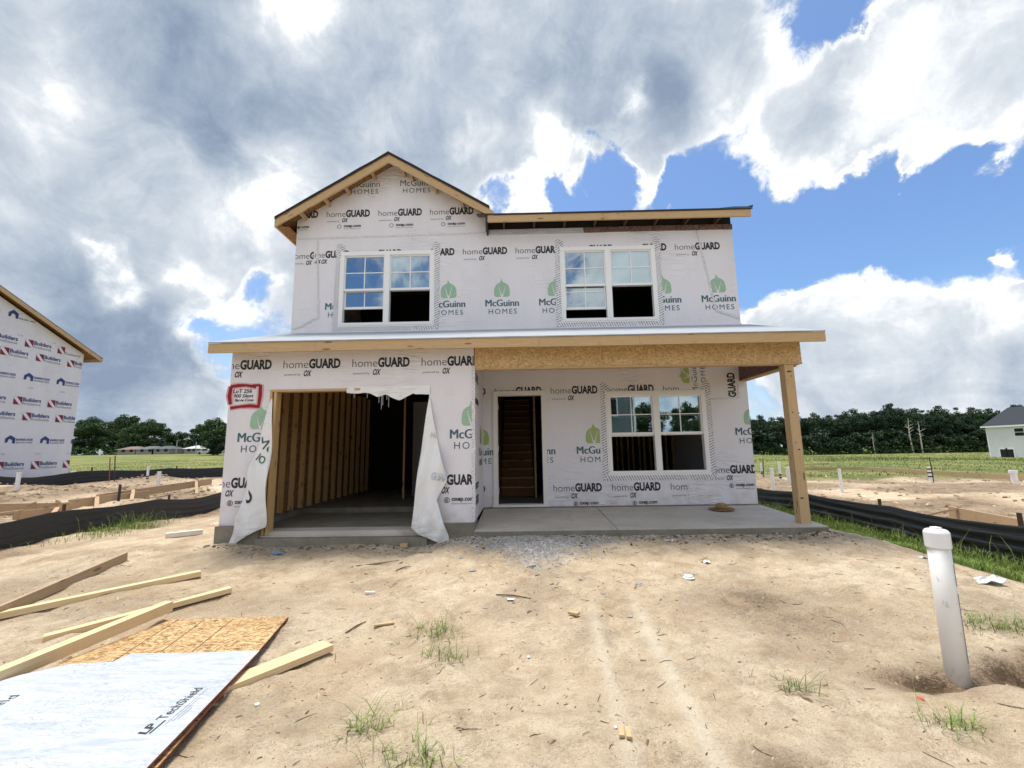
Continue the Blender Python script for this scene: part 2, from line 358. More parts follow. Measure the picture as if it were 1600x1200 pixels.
REDC = flat('faded_red_plastic', (.62, .10, .07), .45, .1)
TAPEB = flat('black_tape', (.015, .015, .016), .5, .1)
CARP = flat('silver_car_paint', (.45, .47, .50), .3, .05, 4, .5)

# ---------------------------------------------------------------- mesh builder
class MB:
    def __init__(s): s.v = []; s.f = []; s.mi = []; s.uv = []; s.mats = []
    def m(s, mat):
        if mat not in s.mats: s.mats.append(mat)
        return s.mats.index(mat)
    def poly(s, pts, mat, uv=None):
        i = len(s.v); s.v += [tuple(p) for p in pts]; s.f.append(tuple(range(i, i+len(pts)))); s.mi.append(s.m(mat))
        s.uv.append(uv if uv else [(0, 0)]*len(pts))
    def hexa(s, P, mat, length=None, off=None, endmat=None):   # P: 8 corners, 0-3 start ring, 4-7 end ring, along the length
        P = [Vector(p) for p in P]; L = (P[4]-P[0]).length; a = (P[1]-P[0]).length; b = (P[3]-P[0]).length
        o = random.random()*50 if off is None else off; e = endmat or mat
        def q(ids, uv, mt): s.poly([P[i] for i in ids], mt, [(x+o, y+o*.37) for x, y in uv])
        q((0, 4, 5, 1), [(0, 0), (L, 0), (L, a), (0, a)], mat); q((1, 5, 6, 2), [(0, a), (L, a), (L, a+b), (0, a+b)], mat)
        q((2, 6, 7, 3), [(0, a+b), (L, a+b), (L, 2*a+b), (0, 2*a+b)], mat); q((3, 7, 4, 0), [(0, 2*a+b), (L, 2*a+b), (L, 2*a+2*b), (0, 2*a+2*b)], mat)
        q((0, 1, 2, 3), [(0, 0), (a, 0), (a, b), (0, b)], e); q((7, 6, 5, 4), [(0, 0), (a, 0), (a, b), (0, b)], e)
    def box(s, x0, x1, y0, y1, z0, z1, mat, endmat=None):
        d = (x1-x0, y1-y0, z1-z0); k = d.index(max(d))
        if k == 0: P = [(x0, y0, z0), (x0, y1, z0), (x0, y1, z1), (x0, y0, z1), (x1, y0, z0), (x1, y1, z0), (x1, y1, z1), (x1, y0, z1)]
        elif k == 1: P = [(x0, y0, z0), (x0, y0, z1), (x1, y0, z1), (x1, y0, z0), (x0, y1, z0), (x0, y1, z1), (x1, y1, z1), (x1, y1, z0)]
        else: P = [(x0, y0, z0), (x1, y0, z0), (x1, y1, z0), (x0, y1, z0), (x0, y0, z1), (x1, y0, z1), (x1, y1, z1), (x0, y1, z1)]
        s.hexa(P, mat, endmat=endmat)
    def bar(s, p0, p1, w, h, mat, up=(0, 0, 1), endmat=None):   # w across, h along up
        p0, p1 = Vector(p0), Vector(p1); d = (p1-p0).normalized(); u = Vector(up); a = d.cross(u).normalized(); u = a.cross(d).normalized()
        R = [a*(-w/2)-u*h/2, a*(w/2)-u*h/2, a*(w/2)+u*h/2, a*(-w/2)+u*h/2]
        s.hexa([p0+r for r in R]+[p1+r for r in R], mat, endmat=endmat)
    def tube(s, path, r, mat, n=10, cap=True):
        path = [Vector(p) for p in path]; rr = r if isinstance(r, (list, tuple)) else [r]*len(path); rings = []
        for i, p in enumerate(path):
            d = (path[min(i+1, len(path)-1)]-path[max(i-1, 0)]).normalized(); u = Vector((0, 0, 1)) if abs(d.z) < .9 else Vector((1, 0, 0))
            a = d.cross(u).normalized(); b = a.cross(d)
            st = len(s.v); s.v += [tuple(p+(a*math.cos(t)+b*math.sin(t))*rr[i]) for t in [2*math.pi*k/n for k in range(n)]]; rings.append(st)
        m = s.m(mat)
        for i in range(len(path)-1):
            for k in range(n):
                s.f.append((rings[i]+k, rings[i]+(k+1) % n, rings[i+1]+(k+1) % n, rings[i+1]+k)); s.mi.append(m); s.uv.append([(i, k/n)]*4)
        if cap:
            for q in (tuple(range(rings[0]+n-1, rings[0]-1, -1)), tuple(range(rings[-1], rings[-1]+n))):
                s.f.append(q); s.mi.append(m); s.uv.append([(0, 0)]*n)
    def lathe(s, c, prof, mat, n=24):
        c = Vector(c); rings = []
        for r, z in prof:
            st = len(s.v); s.v += [(c.x+r*math.cos(2*math.pi*k/n), c.y+r*math.sin(2*math.pi*k/n), c.z+z) for k in range(n)]; rings.append(st)
        m = s.m(mat)
        for i in range(len(prof)-1):
            for k in range(n):
                s.f.append((rings[i]+k, rings[i]+(k+1) % n, rings[i+1]+(k+1) % n, rings[i+1]+k)); s.mi.append(m); s.uv.append([(0, 0)]*4)
        s.f.append(tuple(range(rings[-1], rings[-1]+n))); s.mi.append(m); s.uv.append([(0, 0)]*n)
    def grid(s, nu, nv, fn, mat, uvs=(1, 1)):
        st = len(s.v); m = s.m(mat)
        for j in range(nv+1):
            for i in range(nu+1): s.v.append(tuple(fn(i/nu, j/nv)))
        for j in range(nv):
            for i in range(nu):
                a = st+j*(nu+1)+i; s.f.append((a, a+1, a+nu+2, a+nu+1)); s.mi.append(m)
                s.uv.append([(x*uvs[0], y*uvs[1]) for x, y in ((i/nu, j/nv), ((i+1)/nu, j/nv), ((i+1)/nu, (j+1)/nv), (i/nu, (j+1)/nv))])
    def build(s, name, parent=None, smooth=False, bevel=0, solid=0, kind=None):
        me = bpy.data.meshes.new(name)
        off = Vector((0, 0, 0))
        if parent is not None:
            q = parent
            while q is not None: off += q.location; q = q.parent
        vs = [(x-off.x, y-off.y, z-off.z) for x, y, z in s.v]
        me.from_pydata(vs, [], s.f)
        for m in s.mats: me.materials.append(m)
        me.polygons.foreach_set('material_index', s.mi)
        if smooth: me.polygons.foreach_set('use_smooth', [True]*len(s.f))
        ul = me.uv_layers.new(name='UVMap'); ul.data.foreach_set('uv', [c for f in s.uv for p in f for c in p])
        me.validate(); me.update()
        o = bpy.data.objects.new(name, me); COL.objects.link(o)
        if parent is not None: o.parent = parent
        if bevel:
            b = o.modifiers.new('bevel', 'BEVEL'); b.width = bevel; b.segments = 2; b.limit_method = 'ANGLE'
        if solid:
            b = o.modifiers.new('thickness', 'SOLIDIFY'); b.thickness = solid; b.offset = 0
        if kind: o['kind'] = kind
        return o
def tag(o, label=None, cat=None, group=None, kind=None):
    for k, v in (('label', label), ('category', cat), ('group', group), ('kind', kind)):
        if v: o[k] = v
    return o
def thing(name, loc, label, cat, group=None):
    o = bpy.data.objects.new(name, None); COL.objects.link(o); o.location = loc; o.empty_display_size = .2
    return tag(o, label, cat, group)

# ---------------------------------------------------------------- value noise and the lie of the land
_T = RS.rand(256, 256)
def vn(x, y, s=1.0, ox=0.0, oy=0.0):
    x = np.asarray(x, float)/s+ox+1000; y = np.asarray(y, float)/s+oy+1000
    xi = np.floor(x).astype(int); yi = np.floor(y).astype(int); fx = x-xi; fy = y-yi
    fx = fx*fx*(3-2*fx); fy = fy*fy*(3-2*fy)
    g = lambda a, b: _T[a & 255, b & 255]
    return (g(xi, yi)*(1-fx)+g(xi+1, yi)*fx)*(1-fy)+(g(xi, yi+1)*(1-fx)+g(xi+1, yi+1)*fx)*fy
def fbm(x, y, s, o=5, r=.5, ox=0.):
    a = 0; w = 1; t = 0
    for i in range(o): a = a+w*vn(x, y, s, ox+i*17.3, i*9.1); t += w; w *= r; s *= .5
    return a/t
def S(a, b, x):
    t = np.clip((x-a)/(b-a), 0, 1); return t*t*(3-2*t)
def gz(x, y):
    x = np.asarray(x, float); y = np.asarray(y, float)
    front = -.195-.105*S(-.6, -1.5, x)+.05*S(-3.2, -4.3, x)
    t = S(6.35, 3.0, y); z = front*(1-t)-.47*t
    z = z+(-.50-z)*S(7.2, 9.5, y)
    z = z+(-.58-z)*S(4.3, 6.0, x+.25*(y-5)*S(6, 3, y)*.6)
    z = z+(-.50-z)*S(-5.0, -8.2, x)
    z = z+1.9*S(45, 160, y)*S(0, -70, x)-1.55*S(32, 92, x)*S(15, 60, y)
    z = z+.42*S(-9.6, -15, x)*S(0, 6, y)*S(45, 28, y)
    z = z-.24*np.exp(-(((x-3.55)/.50)**2+((y-3.12)/.17)**2))-.09*np.exp(-(((x-2.70)/.30)**2+((y-3.12)/.10)**2))+.03*np.exp(-(((x-3.3)/.8)**2+((y-2.75)/.35)**2))
    # spoil heaps on the lots
    for (mx, my, sx, sy_, h) in ((-14.6, 17.5, 1.3, .8, .35), (-12.5, 13.2, 2.2, 1.0, .10), (-16.2, 14.0, 1.5, .8, .25), (-11.8, 18, 1.5, .8, .15), (10.5, 20, 1.6, 1.0, .45), (19.5, 14.5, 3, 1.4, .35), (13.0, 12.5, 2.5, .9, .22), (26, 17, 4, 1.4, .3), (15.2, 17.0, .5, .4, .12)):
        z = z+h*np.exp(-(((x-mx)/sx)**2+((y-my)/sy_)**2))
    lot = S(6.8, 8.5, np.abs(x))*S(30, 20, y)
    z = z+lot*(.26*(fbm(x, y, 1.3, 5, .6)-.5))
    amp = S(-3, -1, y)
    z = z+amp*(.075*(fbm(x, y, 1.9, 3, .5, 3.)-.5)*S(8, 6.3, y))
    # trodden ruts running from the camera towards the porch
    rx = .72+.06*(y-2.5); k = S(1.0, 1.8, y)*S(4.6, 3.8, y); z = z-.020*k*np.exp(-((x-rx)/.14)**2)+.012*k*(np.exp(-((x-rx-.21)/.045)**2)+np.exp(-((x-rx+.20)/.045)**2))
    z = z+.05*np.exp(-(((x-.2)/.8)**2+((y-6.05)/.35)**2))
    return z
def gh(x, y):
    r = S(60, 25, np.hypot(x, y)); n = 1.25*(fbm(x, y, .42, 5, .62, 7.)-.5); n2 = fbm(x, y, .09, 3, .6, 2.)-.5
    pit = np.clip(vn(x, y, .16, 4., 9.)-.72, 0, 1)
    rid = 1-np.abs(2*fbm(x, y, .75, 4, .55, 21.)-1); return gz(x, y)+r*(.058*n+.024*n2-.06*pit+.05*(rid-.8))
def G(x, y): return float(gh(np.array([x]), np.array([y]))[0])
def gp(u, v, z=None):     # the spot on the ground seen at a photograph pixel
    d = ray(u, v)
    if z is not None: t = (z-CZ)/d.z; return Vector((d.x*t, d.y*t, z))
    ts = np.geomspace(1.0, 600, 700)/d.y; gap = CZ+d.z*ts-gh(d.x*ts, d.y*ts); k = int(np.argmax(gap < 0))
    if k == 0: k = len(ts)-1
    t = ts[k-1]+(ts[k]-ts[k-1])*gap[k-1]/(gap[k-1]-gap[k]); x, y = d.x*t, d.y*t
    return Vector((x, y, G(x, y)))
def on_y(u, v, Y):
    d = ray(u, v); t = Y/d.y; return d.x*t, CZ+d.z*t

def steps(*seg):
    out = [seg[0][0]]
    for a, b, st in seg:
        n = max(1, int(round((b-a)/st))); out += list(a+(b-a)*(np.arange(1, n+1)/n))
    return np.array(out)
def geo(a, b, n): return list(a*(b/a)**(np.arange(1, n+1)/n))
def build_ground():
    xs = steps((-9.5, -4.2, .08), (-4.2, 4.6, .034), (4.6, 8, .07)); xs = np.concatenate([-np.array(geo(9.5, 1500, 70))[::-1], xs, np.array(geo(8, 1500, 70))])
    ys = steps((-4, 1, .2), (1, 6.6, .03), (6.6, 13, .08)); ys = np.concatenate([-np.array(geo(4, 900, 26))[::-1], ys, np.array(geo(13, 1800, 110))])
    X, Y = np.meshgrid(xs, ys); Z = gh(X, Y); ny, nx = X.shape
    me = bpy.data.meshes.new('ground'); me.vertices.add(nx*ny)
    me.vertices.foreach_set('co', np.stack([X, Y, Z], -1).astype(np.float32).ravel())
    i = np.arange((ny-1)*(nx-1)); r = i//(nx-1); c = i % (nx-1); a = r*nx+c
    q = np.stack([a, a+1, a+nx+1, a+nx], -1).astype(np.int32)
    me.loops.add(q.size); me.loops.foreach_set('vertex_index', q.ravel()); me.polygons.add(len(q))
    me.polygons.foreach_set('loop_start', (np.arange(len(q))*4).astype(np.int32)); me.polygons.foreach_set('loop_total', np.full(len(q), 4, np.int32))
    me.polygons.foreach_set('use_smooth', np.ones(len(q), bool)); me.update(); me.validate()
    # what the soil is made of, per vertex: grass, brown topsoil and darkened hollows, grey stone dust
    n1 = fbm(X, Y, 3.0, 5, .6, 1.); n2 = fbm(X, Y, .7, 5, .6, 5.)
    grass = np.maximum(S(18.5, 23, Y+5*(n1-.5))*S(5, 7, X), S(29, 36, Y+8*(n1-.5))*S(-5, -7, X)); grass = np.maximum(grass, S(24, 32, Y))
    side = S(5.05, 5.5, X+.9*(n2-.5))*S(7.2, 6.8, X)*S(1, 2, Y); grass = np.maximum(grass, side)
    grass = np.maximum(grass, S(-12, -16, Y))
    brown = S(.53, .68, n2)*.38*S(8, 6, np.hypot(X, Y)*.5)
    brown = np.maximum(brown, S(7, 8.4, np.abs(X))*S(.36, .54, fbm(X, Y, 2.2, 5, .6, 8.))*S(40, 25, Y)*.95)
    for (mx, my, sx, sy_, h) in ((3.6, 3.16, .75, .24, 2.4), (2.65, 3.14, .42, .13, 1.5), (2.1, 4.3, .6, .35, .9), (1.22, 2.3, .20, .15, .9), (2.35, 4.0, .7, .4, .7), (-5.2, 4.8, 1.0, .6, .5), (-1.25, 2.7, .2, .15, .5), (2.0, 3.4, .8, .15, .4), (-3.3, 4.4, 1.6, .3, .5), (3.6, 6.3, 1.2, .18, .8)):  # first two entries darken the hollows beside the pipe
        brown = np.maximum(brown, h*np.exp(-(((X-mx)/sx)**2+((Y-my)/sy_)**2))*np.clip(n2*2.2-.25, 0, 1))
    grey = np.clip(1.5*np.exp(-(((X-.22)/(.25+.45*np.clip((Y-5.2)/1.2, 0, 1)))**2+((Y-6.0)/.55)**2))*np.clip(n2*2.6-.35, 0, 1.2)+.55*np.exp(-((Y-6.35)/.16)**2)*(np.abs(X-1.2) < 2.2)*n2, 0, 1)
    rx = .72+.06*(Y-2.5); trk = S(1.0, 1.8, Y)*S(4.8, 3.6, Y)*(np.exp(-((X-rx-.21)/.06)**2)+.8*np.exp(-((X-rx+.20)/.05)**2))*(.5+n2)
    at = me.color_attributes.new('soil', 'FLOAT_COLOR', 'POINT')
    at.data.foreach_set('color', np.stack([grass, brown, grey, np.clip(trk, 0, 1)], -1).astype(np.float32).ravel())
    def f(N, b):
        P = N.new('ShaderNodeNewGeometry').outputs['Position']; a = N.new('ShaderNodeVertexColor', layer_name='soil')
        sc = N.new('ShaderNodeSeparateColor'); N.l.new(a.outputs[0], sc.inputs[0]); gr, br, gy = sc.outputs
        big = N.noise(P, .9, 5, .6, .5); mid = N.noise(P, 6, 6, .62, .4); fin = N.noise(P, 55, 4, .65); grit = N.noise(P, 210, 2, .6)
        c = N.mix(N.mr(big, .32, .68), (.635, .49, .325), (.80, .665, .475))
        c = N.mix(N.mr(mid, .45, .72, 0, .55), c, (.42, .31, .20))
        c = N.mix(N.mr(fin, .52, .72, 0, .45), c, (.36, .26, .165))
        spk = N.noise(P, 85, 3, .7); spm = N.noise(P, 3.2, 4, .65)
        c = N.mix(N.math('MULTIPLY', N.mr(spk, .60, .66, 0, .85), N.mr(spm, .38, .60)), c, (.17, .115, .07))
        c = N.mix(N.mr(grit, .58, .70, 0, .6), c, (.22, .155, .10))
        c = N.mix(N.mr(N.noise(N.mapping(P, rot=(0, 0, .4), sc=(1, 2.6, 1)), 9, 6, .7, 1.2), .58, .68, 0, .45), c, (.33, .23, .145))
        c = N.mix(N.mr(grit, .40, .30, 0, .35), c, (.80, .68, .52))
        red = N.mr(N.noise(P, 1.7, 6, .7, 1.0), .60, .72, 0, .5); c = N.mix(red, c, (.44, .22, .12))
        fr_ = N.noise(P, 4.5, 12, .72, .5); damp = N.mr(N.noise(P, 1.3, 5, .6), .42, .62)
        c = N.mix(N.math('MULTIPLY', N.mr(fr_, .50, .60), N.math('MULTIPLY_ADD', damp, .50, .12)), c, (.37, .27, .17))
        c = N.mix(N.mr(fr_, .44, .36, 0, .5), c, (.82, .70, .53))
        bc = N.mix(N.mr(fr_, .42, .58), (.115, .075, .045), (.33, .235, .155)); c = N.mix(N.math('MULTIPLY', br, N.mr(fin, .25, .6, .5, 1)), c, bc)
        c = N.mix(N.math('MULTIPLY', a.outputs['Alpha'], .8), c, N.mix(fin, (.70, .60, .44), (.86, .76, .58)))
        c = N.mix(N.math('MULTIPLY', gy, .85), c, N.mix(fin, (.22, .22, .22), (.44, .43, .42)))
        g = N.mix(N.mr(N.noise(N.mapping(P, sc=(1, .35, 1)), .35, 6, .65), .35, .65), (.105, .135, .040), (.24, .245, .085))
        g = N.mix(N.mr(N.noise(P, 2.5, 5, .7), .5, .75, 0, .5), g, (.070, .105, .024))
        g = N.mix(N.mr(N.noise(N.mapping(P, sc=(.25, 1, 1)), .22, 7, .7, .6), .50, .62, 0, .6), g, (.33, .30, .12))
        gm = N.mr(N.math('ADD', gr, N.math('MULTIPLY', N.math('SUBTRACT', N.noise(P, 1.8, 6, .7), .5), .8)), .38, .62)
        gm = N.math('MAXIMUM', gm, N.mr(gr, .93, 1.0)); c = N.mix(gm, c, g)
        N.put(b.inputs['Base Color'], c)
        h = N.math('ADD', N.math('MULTIPLY', mid, 1.2), N.math('ADD', N.math('ADD', N.math('MULTIPLY', fin, .5), N.math('MULTIPLY', fr_, 1.2)), N.math('MULTIPLY', grit, .16)))
        bump(N, b, h, 1.0, .05)
    me.materials.append(material('sandy_soil', f, .92, .12))
    o = bpy.data.objects.new('ground', me); COL.objects.link(o); o['kind'] = 'structure'
build_ground()

# ---------------------------------------------------------------- printed lettering, cut to the sheet it is printed on
_tc = {}
def glyphs(txt, bold, space=1.0):
    key = (txt, bold, space)
    if key not in _tc:
        cu = bpy.data.curves.new('lettering', 'FONT'); cu.body = txt; cu.size = 1; cu.offset = bold; cu.resolution_u = 3; cu.space_character = space; cu.fill_mode = 'FRONT'
        ob = bpy.data.objects.new('lettering', cu); me = bpy.data.meshes.new_from_object(ob)
        vs = np.array([v.co[:2] for v in me.vertices]); fs = [tuple(p.vertices) for p in me.polygons]
        bpy.data.objects.remove(ob); bpy.data.curves.remove(cu); bpy.data.meshes.remove(me)
        vs = vs-np.array([vs[:, 0].min(), 0]); _tc[key] = (vs, fs)
    return _tc[key]
class Print:
    """shapes drawn on a plane (a across, b up) cut to rectangles, then laid on a surface by fn(a, b)"""
    side = False; lift = False
    def __init__(s): s.items = []
    def text(s, txt, a, b, w, h, mat, bold=0.0, space=1.0, rot=0.0, shear=0.0, clip=None):
        vs, fs = glyphs(txt, bold, space); W_ = vs[:, 0].max(); H_ = glyphs('H', 0)[0][:, 1].max()
        p = vs*np.array([w/W_, h/H_]); p[:, 0] += p[:, 1]*shear
        s.shape(p, fs, a, b, mat, rot, clip)
    def shape(s, p, fs, a, b, mat, rot=0., clip=None):
        c, d = math.cos(rot), math.sin(rot); p = np.asarray(p, float)
        p = np.stack([p[:, 0]*c-p[:, 1]*d+a, p[:, 0]*d+p[:, 1]*c+b], -1); s.items.append((p, fs, mat, clip))
    def rect(s, a0, a1, b0, b1, mat, clip=None): s.shape([(a0, b0), (a1, b0), (a1, b1), (a0, b1)], [(0, 1, 2, 3)], 0, 0, mat, 0, clip)
    def emit(s, mb, fn0, holes=()):
        cnt = [0]
        def fn(a, b):
            q = fn0(a, b); k = (cnt[0] % 5)*.0002+(.0015 if s.lift else 0); return (q[0]+(k if s.side else 0), q[1]-(0 if s.side else k), q[2])
        for p, fs, mat, clip in s.items:
            cnt[0] += 1; s.lift = mat is WRAPB
            hit = [h for h in holes if p[:, 0].max() > h[0] and p[:, 0].min() < h[1] and p[:, 1].max() > h[2] and p[:, 1].min() < h[3]]
            if hit and clip is None: clip = (-99, 99, -99, 99)
            if clip:
                a0, a1, b0, b1 = clip
                if p[:, 0].max() <= a0 or p[:, 0].min() >= a1 or p[:, 1].max() <= b0 or p[:, 1].min() >= b1: continue
                inside = p[:, 0].min() >= a0 and p[:, 0].max() <= a1 and p[:, 1].min() >= b0 and p[:, 1].max() <= b1
            else: inside = True
            if inside and not hit:
                for f in fs: mb.poly([fn(*p[i]) for i in f], mat)
                continue
            bm = bmesh.new(); V = [bm.verts.new((x, y, 0)) for x, y in p]
            for f in fs:
                try: bm.faces.new([V[i] for i in f])
                except ValueError: pass
            for co, no in (((a0, 0, 0), (-1, 0, 0)), ((a1, 0, 0), (1, 0, 0)), ((0, b0, 0), (0, -1, 0)), ((0, b1, 0), (0, 1, 0))):
                bmesh.ops.bisect_plane(bm, geom=bm.verts[:]+bm.edges[:]+bm.faces[:], plane_co=co, plane_no=no, clear_outer=True)
            for h in hit:
                for co, no in (((h[0], 0, 0), (-1, 0, 0)), ((h[1], 0, 0), (1, 0, 0)), ((0, h[2], 0), (0, -1, 0)), ((0, h[3], 0), (0, 1, 0))):
                    bmesh.ops.bisect_plane(bm, geom=bm.verts[:]+bm.edges[:]+bm.faces[:], plane_co=co, plane_no=no)
            for f in bm.faces:
                c = f.calc_center_median()
                if not any(h[0] < c.x < h[1] and h[2] < c.y < h[3] for h in hit): mb.poly([fn(v.co.x, v.co.y) for v in f.verts], mat)
            bm.free()
def leaf_logo(P, cx, b0, w, h, mat, clip=None, rot=0., ox=0, oy=0):
    # a squarish leaf cut by two white stems that fork up from its foot
    T = [i/12 for i in range(13)]; hh = h*.84
    o = lambda t: w*float(np.interp(t, [0, .06, .2, .55, .8, .93, 1], [.38, .47, .50, .49, .40, .22, .07]))
    q = lambda t: w*(.01+.27*min(t, .78)**.85); g = lambda t: w*.035*(1.15-t) if t < .80 else 0.
    C = [(-max(.004, q(t)-g(t)), t*hh) for t in T if t > .14]+[(max(.004, q(t)-g(t)), t*hh) for t in T if t > .14][::-1]; n = len(C)
    C = [(max(-o(y/hh), min(o(y/hh), x)), y) for x, y in C]
    P.shape(np.array(C)+np.array([ox, oy]), [(i, n-1-i, n-2-i, i+1) for i in range(n//2-1)], cx, b0, mat, rot, clip)
    for sg in (-1, 1):
        Ts = [t for t in T if q(t)+g(t) < o(t)-.002]; A = [(sg*(q(t)+g(t)), t*hh) for t in Ts]+[(sg*o(t), t*hh) for t in Ts][::-1]; n = len(A)
        P.shape(np.array(A)+np.array([ox, oy]), [(i, n-1-i, n-2-i, i+1) for i in range(n//2-1)], cx, b0, mat, rot, clip)
    P.shape(np.array([(-.10*w, .84*h), (.08*w, .84*h), (.0*w, .93*h), (-.03*w, h*1.06)])+np.array([ox, oy]), [(0, 1, 2, 3)], cx, b0, mat, rot, clip)
def p_guard(P, a, b, clip, site=False, k=1.0):
    P.text('home', a, b, .385*k, .125*k, INK, -.012, 1.0, clip=clip); P.text('GUARD', a+.395*k, b, .49*k, .135*k, INK, .045, 1.0, clip=clip)
    P.text('powered by', a+.02, b-.115*k, .25*k, .035*k, INKG, 0, 1, clip=clip); P.text('OX', a+.315*k, b-.125*k, .115*k, .085*k, INK, .035, 1.0, shear=.18, clip=clip)
    if site:
        P.text('oxep.com', a+.47*k, b-.235*k, .34*k, .06*k, INK, .03, clip=clip); P.text('HomeGuard Building Products', a+.47*k, b-.285*k, .34*k, .022*k, INKG, 0, clip=clip)
        ring = [(math.cos(t)*.045, math.sin(t)*.045) for t in np.linspace(0, 2*math.pi, 13)[:-1]]; rin = [(x*.72, y*.72) for x, y in ring]
        P.shape(ring+rin, [(i, (i+1) % 12, 12+(i+1) % 12, 12+i) for i in range(12)], a+.40*k, b-.225*k, INKG, 0, clip)
        P.shape(np.array([(-.025, -.03), (.01, -.03), (.02, 0), (.005, .035), (-.02, .02)]), [(0, 1, 2, 3, 4)], a+.40*k, b-.225*k, INKG, 0, clip)
def p_mcg(P, a, b, clip, logo=True, green=None, k=1.0):
    if logo: leaf_logo(P, a+.33*k, b+.19, .31*k, .36*k, green or GREEN, clip)
    P.text('McGuinn', a, b, .65*k, .135*k, TEAL, 0, clip=clip); P.text('McGuinn', a+.011, b, .65*k, .135*k, TEAL, 0.0001, clip=clip); P.text('HOMES', a+.065*k, b-.155*k, .55*k, .10*k, TEAL, 0, 1.25, clip=clip)

# ---------------------------------------------------------------- the house being built
XL, XR, YW, YG, XG = -4.432, 4.303, 8.222, 6.569, -.676
YB = 17.6
KX = -.60
house = thing('unfinished_house', (0, 9, 0), 'two-storey unfinished house wrapped in white printed sheeting, with raw fascia boards and open garage', 'house')
WINS = {'A': (-3.482, -1.655, 3.464, 4.966), 'B': (.897, 2.719, 3.464, 4.966), 'C': (1.658, 3.475, .546, 2.052)}
DOOR = (-.487, .509, .02, 2.119)
def wall_with_holes(mb, x0, x1, z0, z1, y0, y1, holes, front, back):
    xs = sorted({x0, x1, *[h[0] for h in holes], *[h[1] for h in holes]}); zs = sorted({z0, z1, *[h[2] for h in holes], *[h[3] for h in holes]})
    xs = [x for x in xs if x0 <= x <= x1]; zs = [z for z in zs if z0 <= z <= z1]
    for i in range(len(xs)-1):
        for j in range(len(zs)-1):
            cx, cz = (xs[i]+xs[i+1])/2, (zs[j]+zs[j+1])/2
            if any(h[0] < cx < h[1] and h[2] < cz < h[3] for h in holes): continue
            a, b, c, d = xs[i], xs[i+1], zs[j], zs[j+1]
            mb.poly([(a, y0, c), (b, y0, c), (b, y0, d), (a, y0, d)], front); mb.poly([(b, y1, c), (a, y1, c), (a, y1, d), (b, y1, d)], back, [(b, c), (a, c), (a, d), (b, d)])
    for (a, b, c, d) in holes:
        mb.poly([(a, y0, c), (a, y1, c), (a, y1, d), (a, y0, d)], front); mb.poly([(b, y1, c), (b, y0, c), (b, y0, d), (b, y1, d)], front)
        mb.poly([(a, y0, d), (a, y1, d), (b, y1, d), (b, y0, d)], front)
        if c > z0+.01: mb.poly([(a, y1, c), (a, y0, c), (b, y0, c), (b, y1, c)], front)
def tape(mb, pts, w, Y, mat, back=.0):
    mb = MB(); _tape(mb, pts, w, Y, mat); mb.build('window_tape' if mat is TAPEW else 'seam_tape', house)
def _tape(mb, pts, w, Y, mat):    # strip along a polyline in the wall plane
    L = 0; prev = None
    for i in range(len(pts)-1):
        a = Vector((pts[i][0], 0, pts[i][1])); b = Vector((pts[i+1][0], 0, pts[i+1][1])); d = (b-a).normalized(); n = Vector((-d.z, 0, d.x))*w/2; l = (b-a).length
        q = [a-n, b-n, b+n, a+n]; mb.poly([(p.x, Y-.0012*(i % 2), p.z) for p in q], mat, [(L, 0), (L+l, 0), (L+l, w), (L, w)]); L += l
def wobble(p, q, n, amp):
    out = []
    for i in range(n+1):
        t = i/n; o = (0 if i in (0, n) else random.uniform(-amp, amp))
        out.append((p[0]+(q[0]-p[0])*t+(o if abs(q[1]-p[1]) > abs(q[0]-p[0]) else 0), p[1]+(q[1]-p[1])*t+(0 if abs(q[1]-p[1]) > abs(q[0]-p[0]) else o)))
    return out
# upper and ground-floor front wall (one plane), gable included
w = MB()
wall_with_holes(w, XL, XR, 2.9, 5.33, YW, YW+.15, [WINS['A'], WINS['B']], WRAP, OSBI)
RS_ = (6.72-5.30)/(2.467-.0-(-1)*0+XL*-1-2.467-2.467*0) if False else .605
PKX, PKZ = -2.50, 6.868
RS_ = (6.905-5.568)/(4.70-2.50)
zl = PKZ-RS_*(PKX-XL); zr = PKZ-RS_*(KX-PKX)
w.poly([(XL, YW, 5.33), (KX, YW, 5.33), (KX, YW, zr), (PKX, YW, PKZ), (XL, YW, zl)], WRAP)
P = Print(); top = (XL+.01, KX-.03, 5.36, 9)
for a in (-4.9, -3.84, -2.78, -1.73):
    b = 5.755; P.text('home', a, b, .385, .125, INK, -.012, clip=top); P.text('GUARD', a+.395, b, .49, .14, INK, .045, clip=top); P.text('powered by', a+.02, b-.11, .25, .033, INKG, clip=top)
    P.text('OX', a+.315, b-.115, .115, .08, INK, .035, shear=.18, clip=top); P.text('oxep.com', a+.36, b-.225, .35, .06, INK, .03, clip=top); P.text('HomeGuard Building Products', a+.36, b-.27, .34, .02, INKG, clip=top)
    ring = [(math.cos(t)*.045, math.sin(t)*.045) for t in np.linspace(0, 2*math.pi, 13)[:-1]]
    if a > -4.5: P.shape(ring+[(x*.7, y*.7) for x, y in ring], [(i, (i+1) % 12, 12+(i+1) % 12, 12+i) for i in range(12)], a+.27, b-.21, INKG, 0, top)
for a in (-3.42, -2.35): P.text('McGuinn', a, 6.40, .65, .135, TEAL, 0, clip=(-3.35, -1.78, 5, 9)); P.text('HOMES', a+.06, 6.25, .56, .10, TEAL, 0, 1.25, clip=top)
mainc = (-4.05, XR-.005, 2.9, 5.3)
for k in range(-3, 5): p_guard(P, -1.06+1.053*k, 4.885, mainc)
for k in range(-4, 5): p_mcg(P, -.62+1.053*k, 3.80, mainc)
p_guard(P, -4.53, 4.87, (XL+.005, -4.06, 2.9, 5.3)); P.text('OX', -4.02, 4.765, .1, .08, INK, .03, shear=.18)
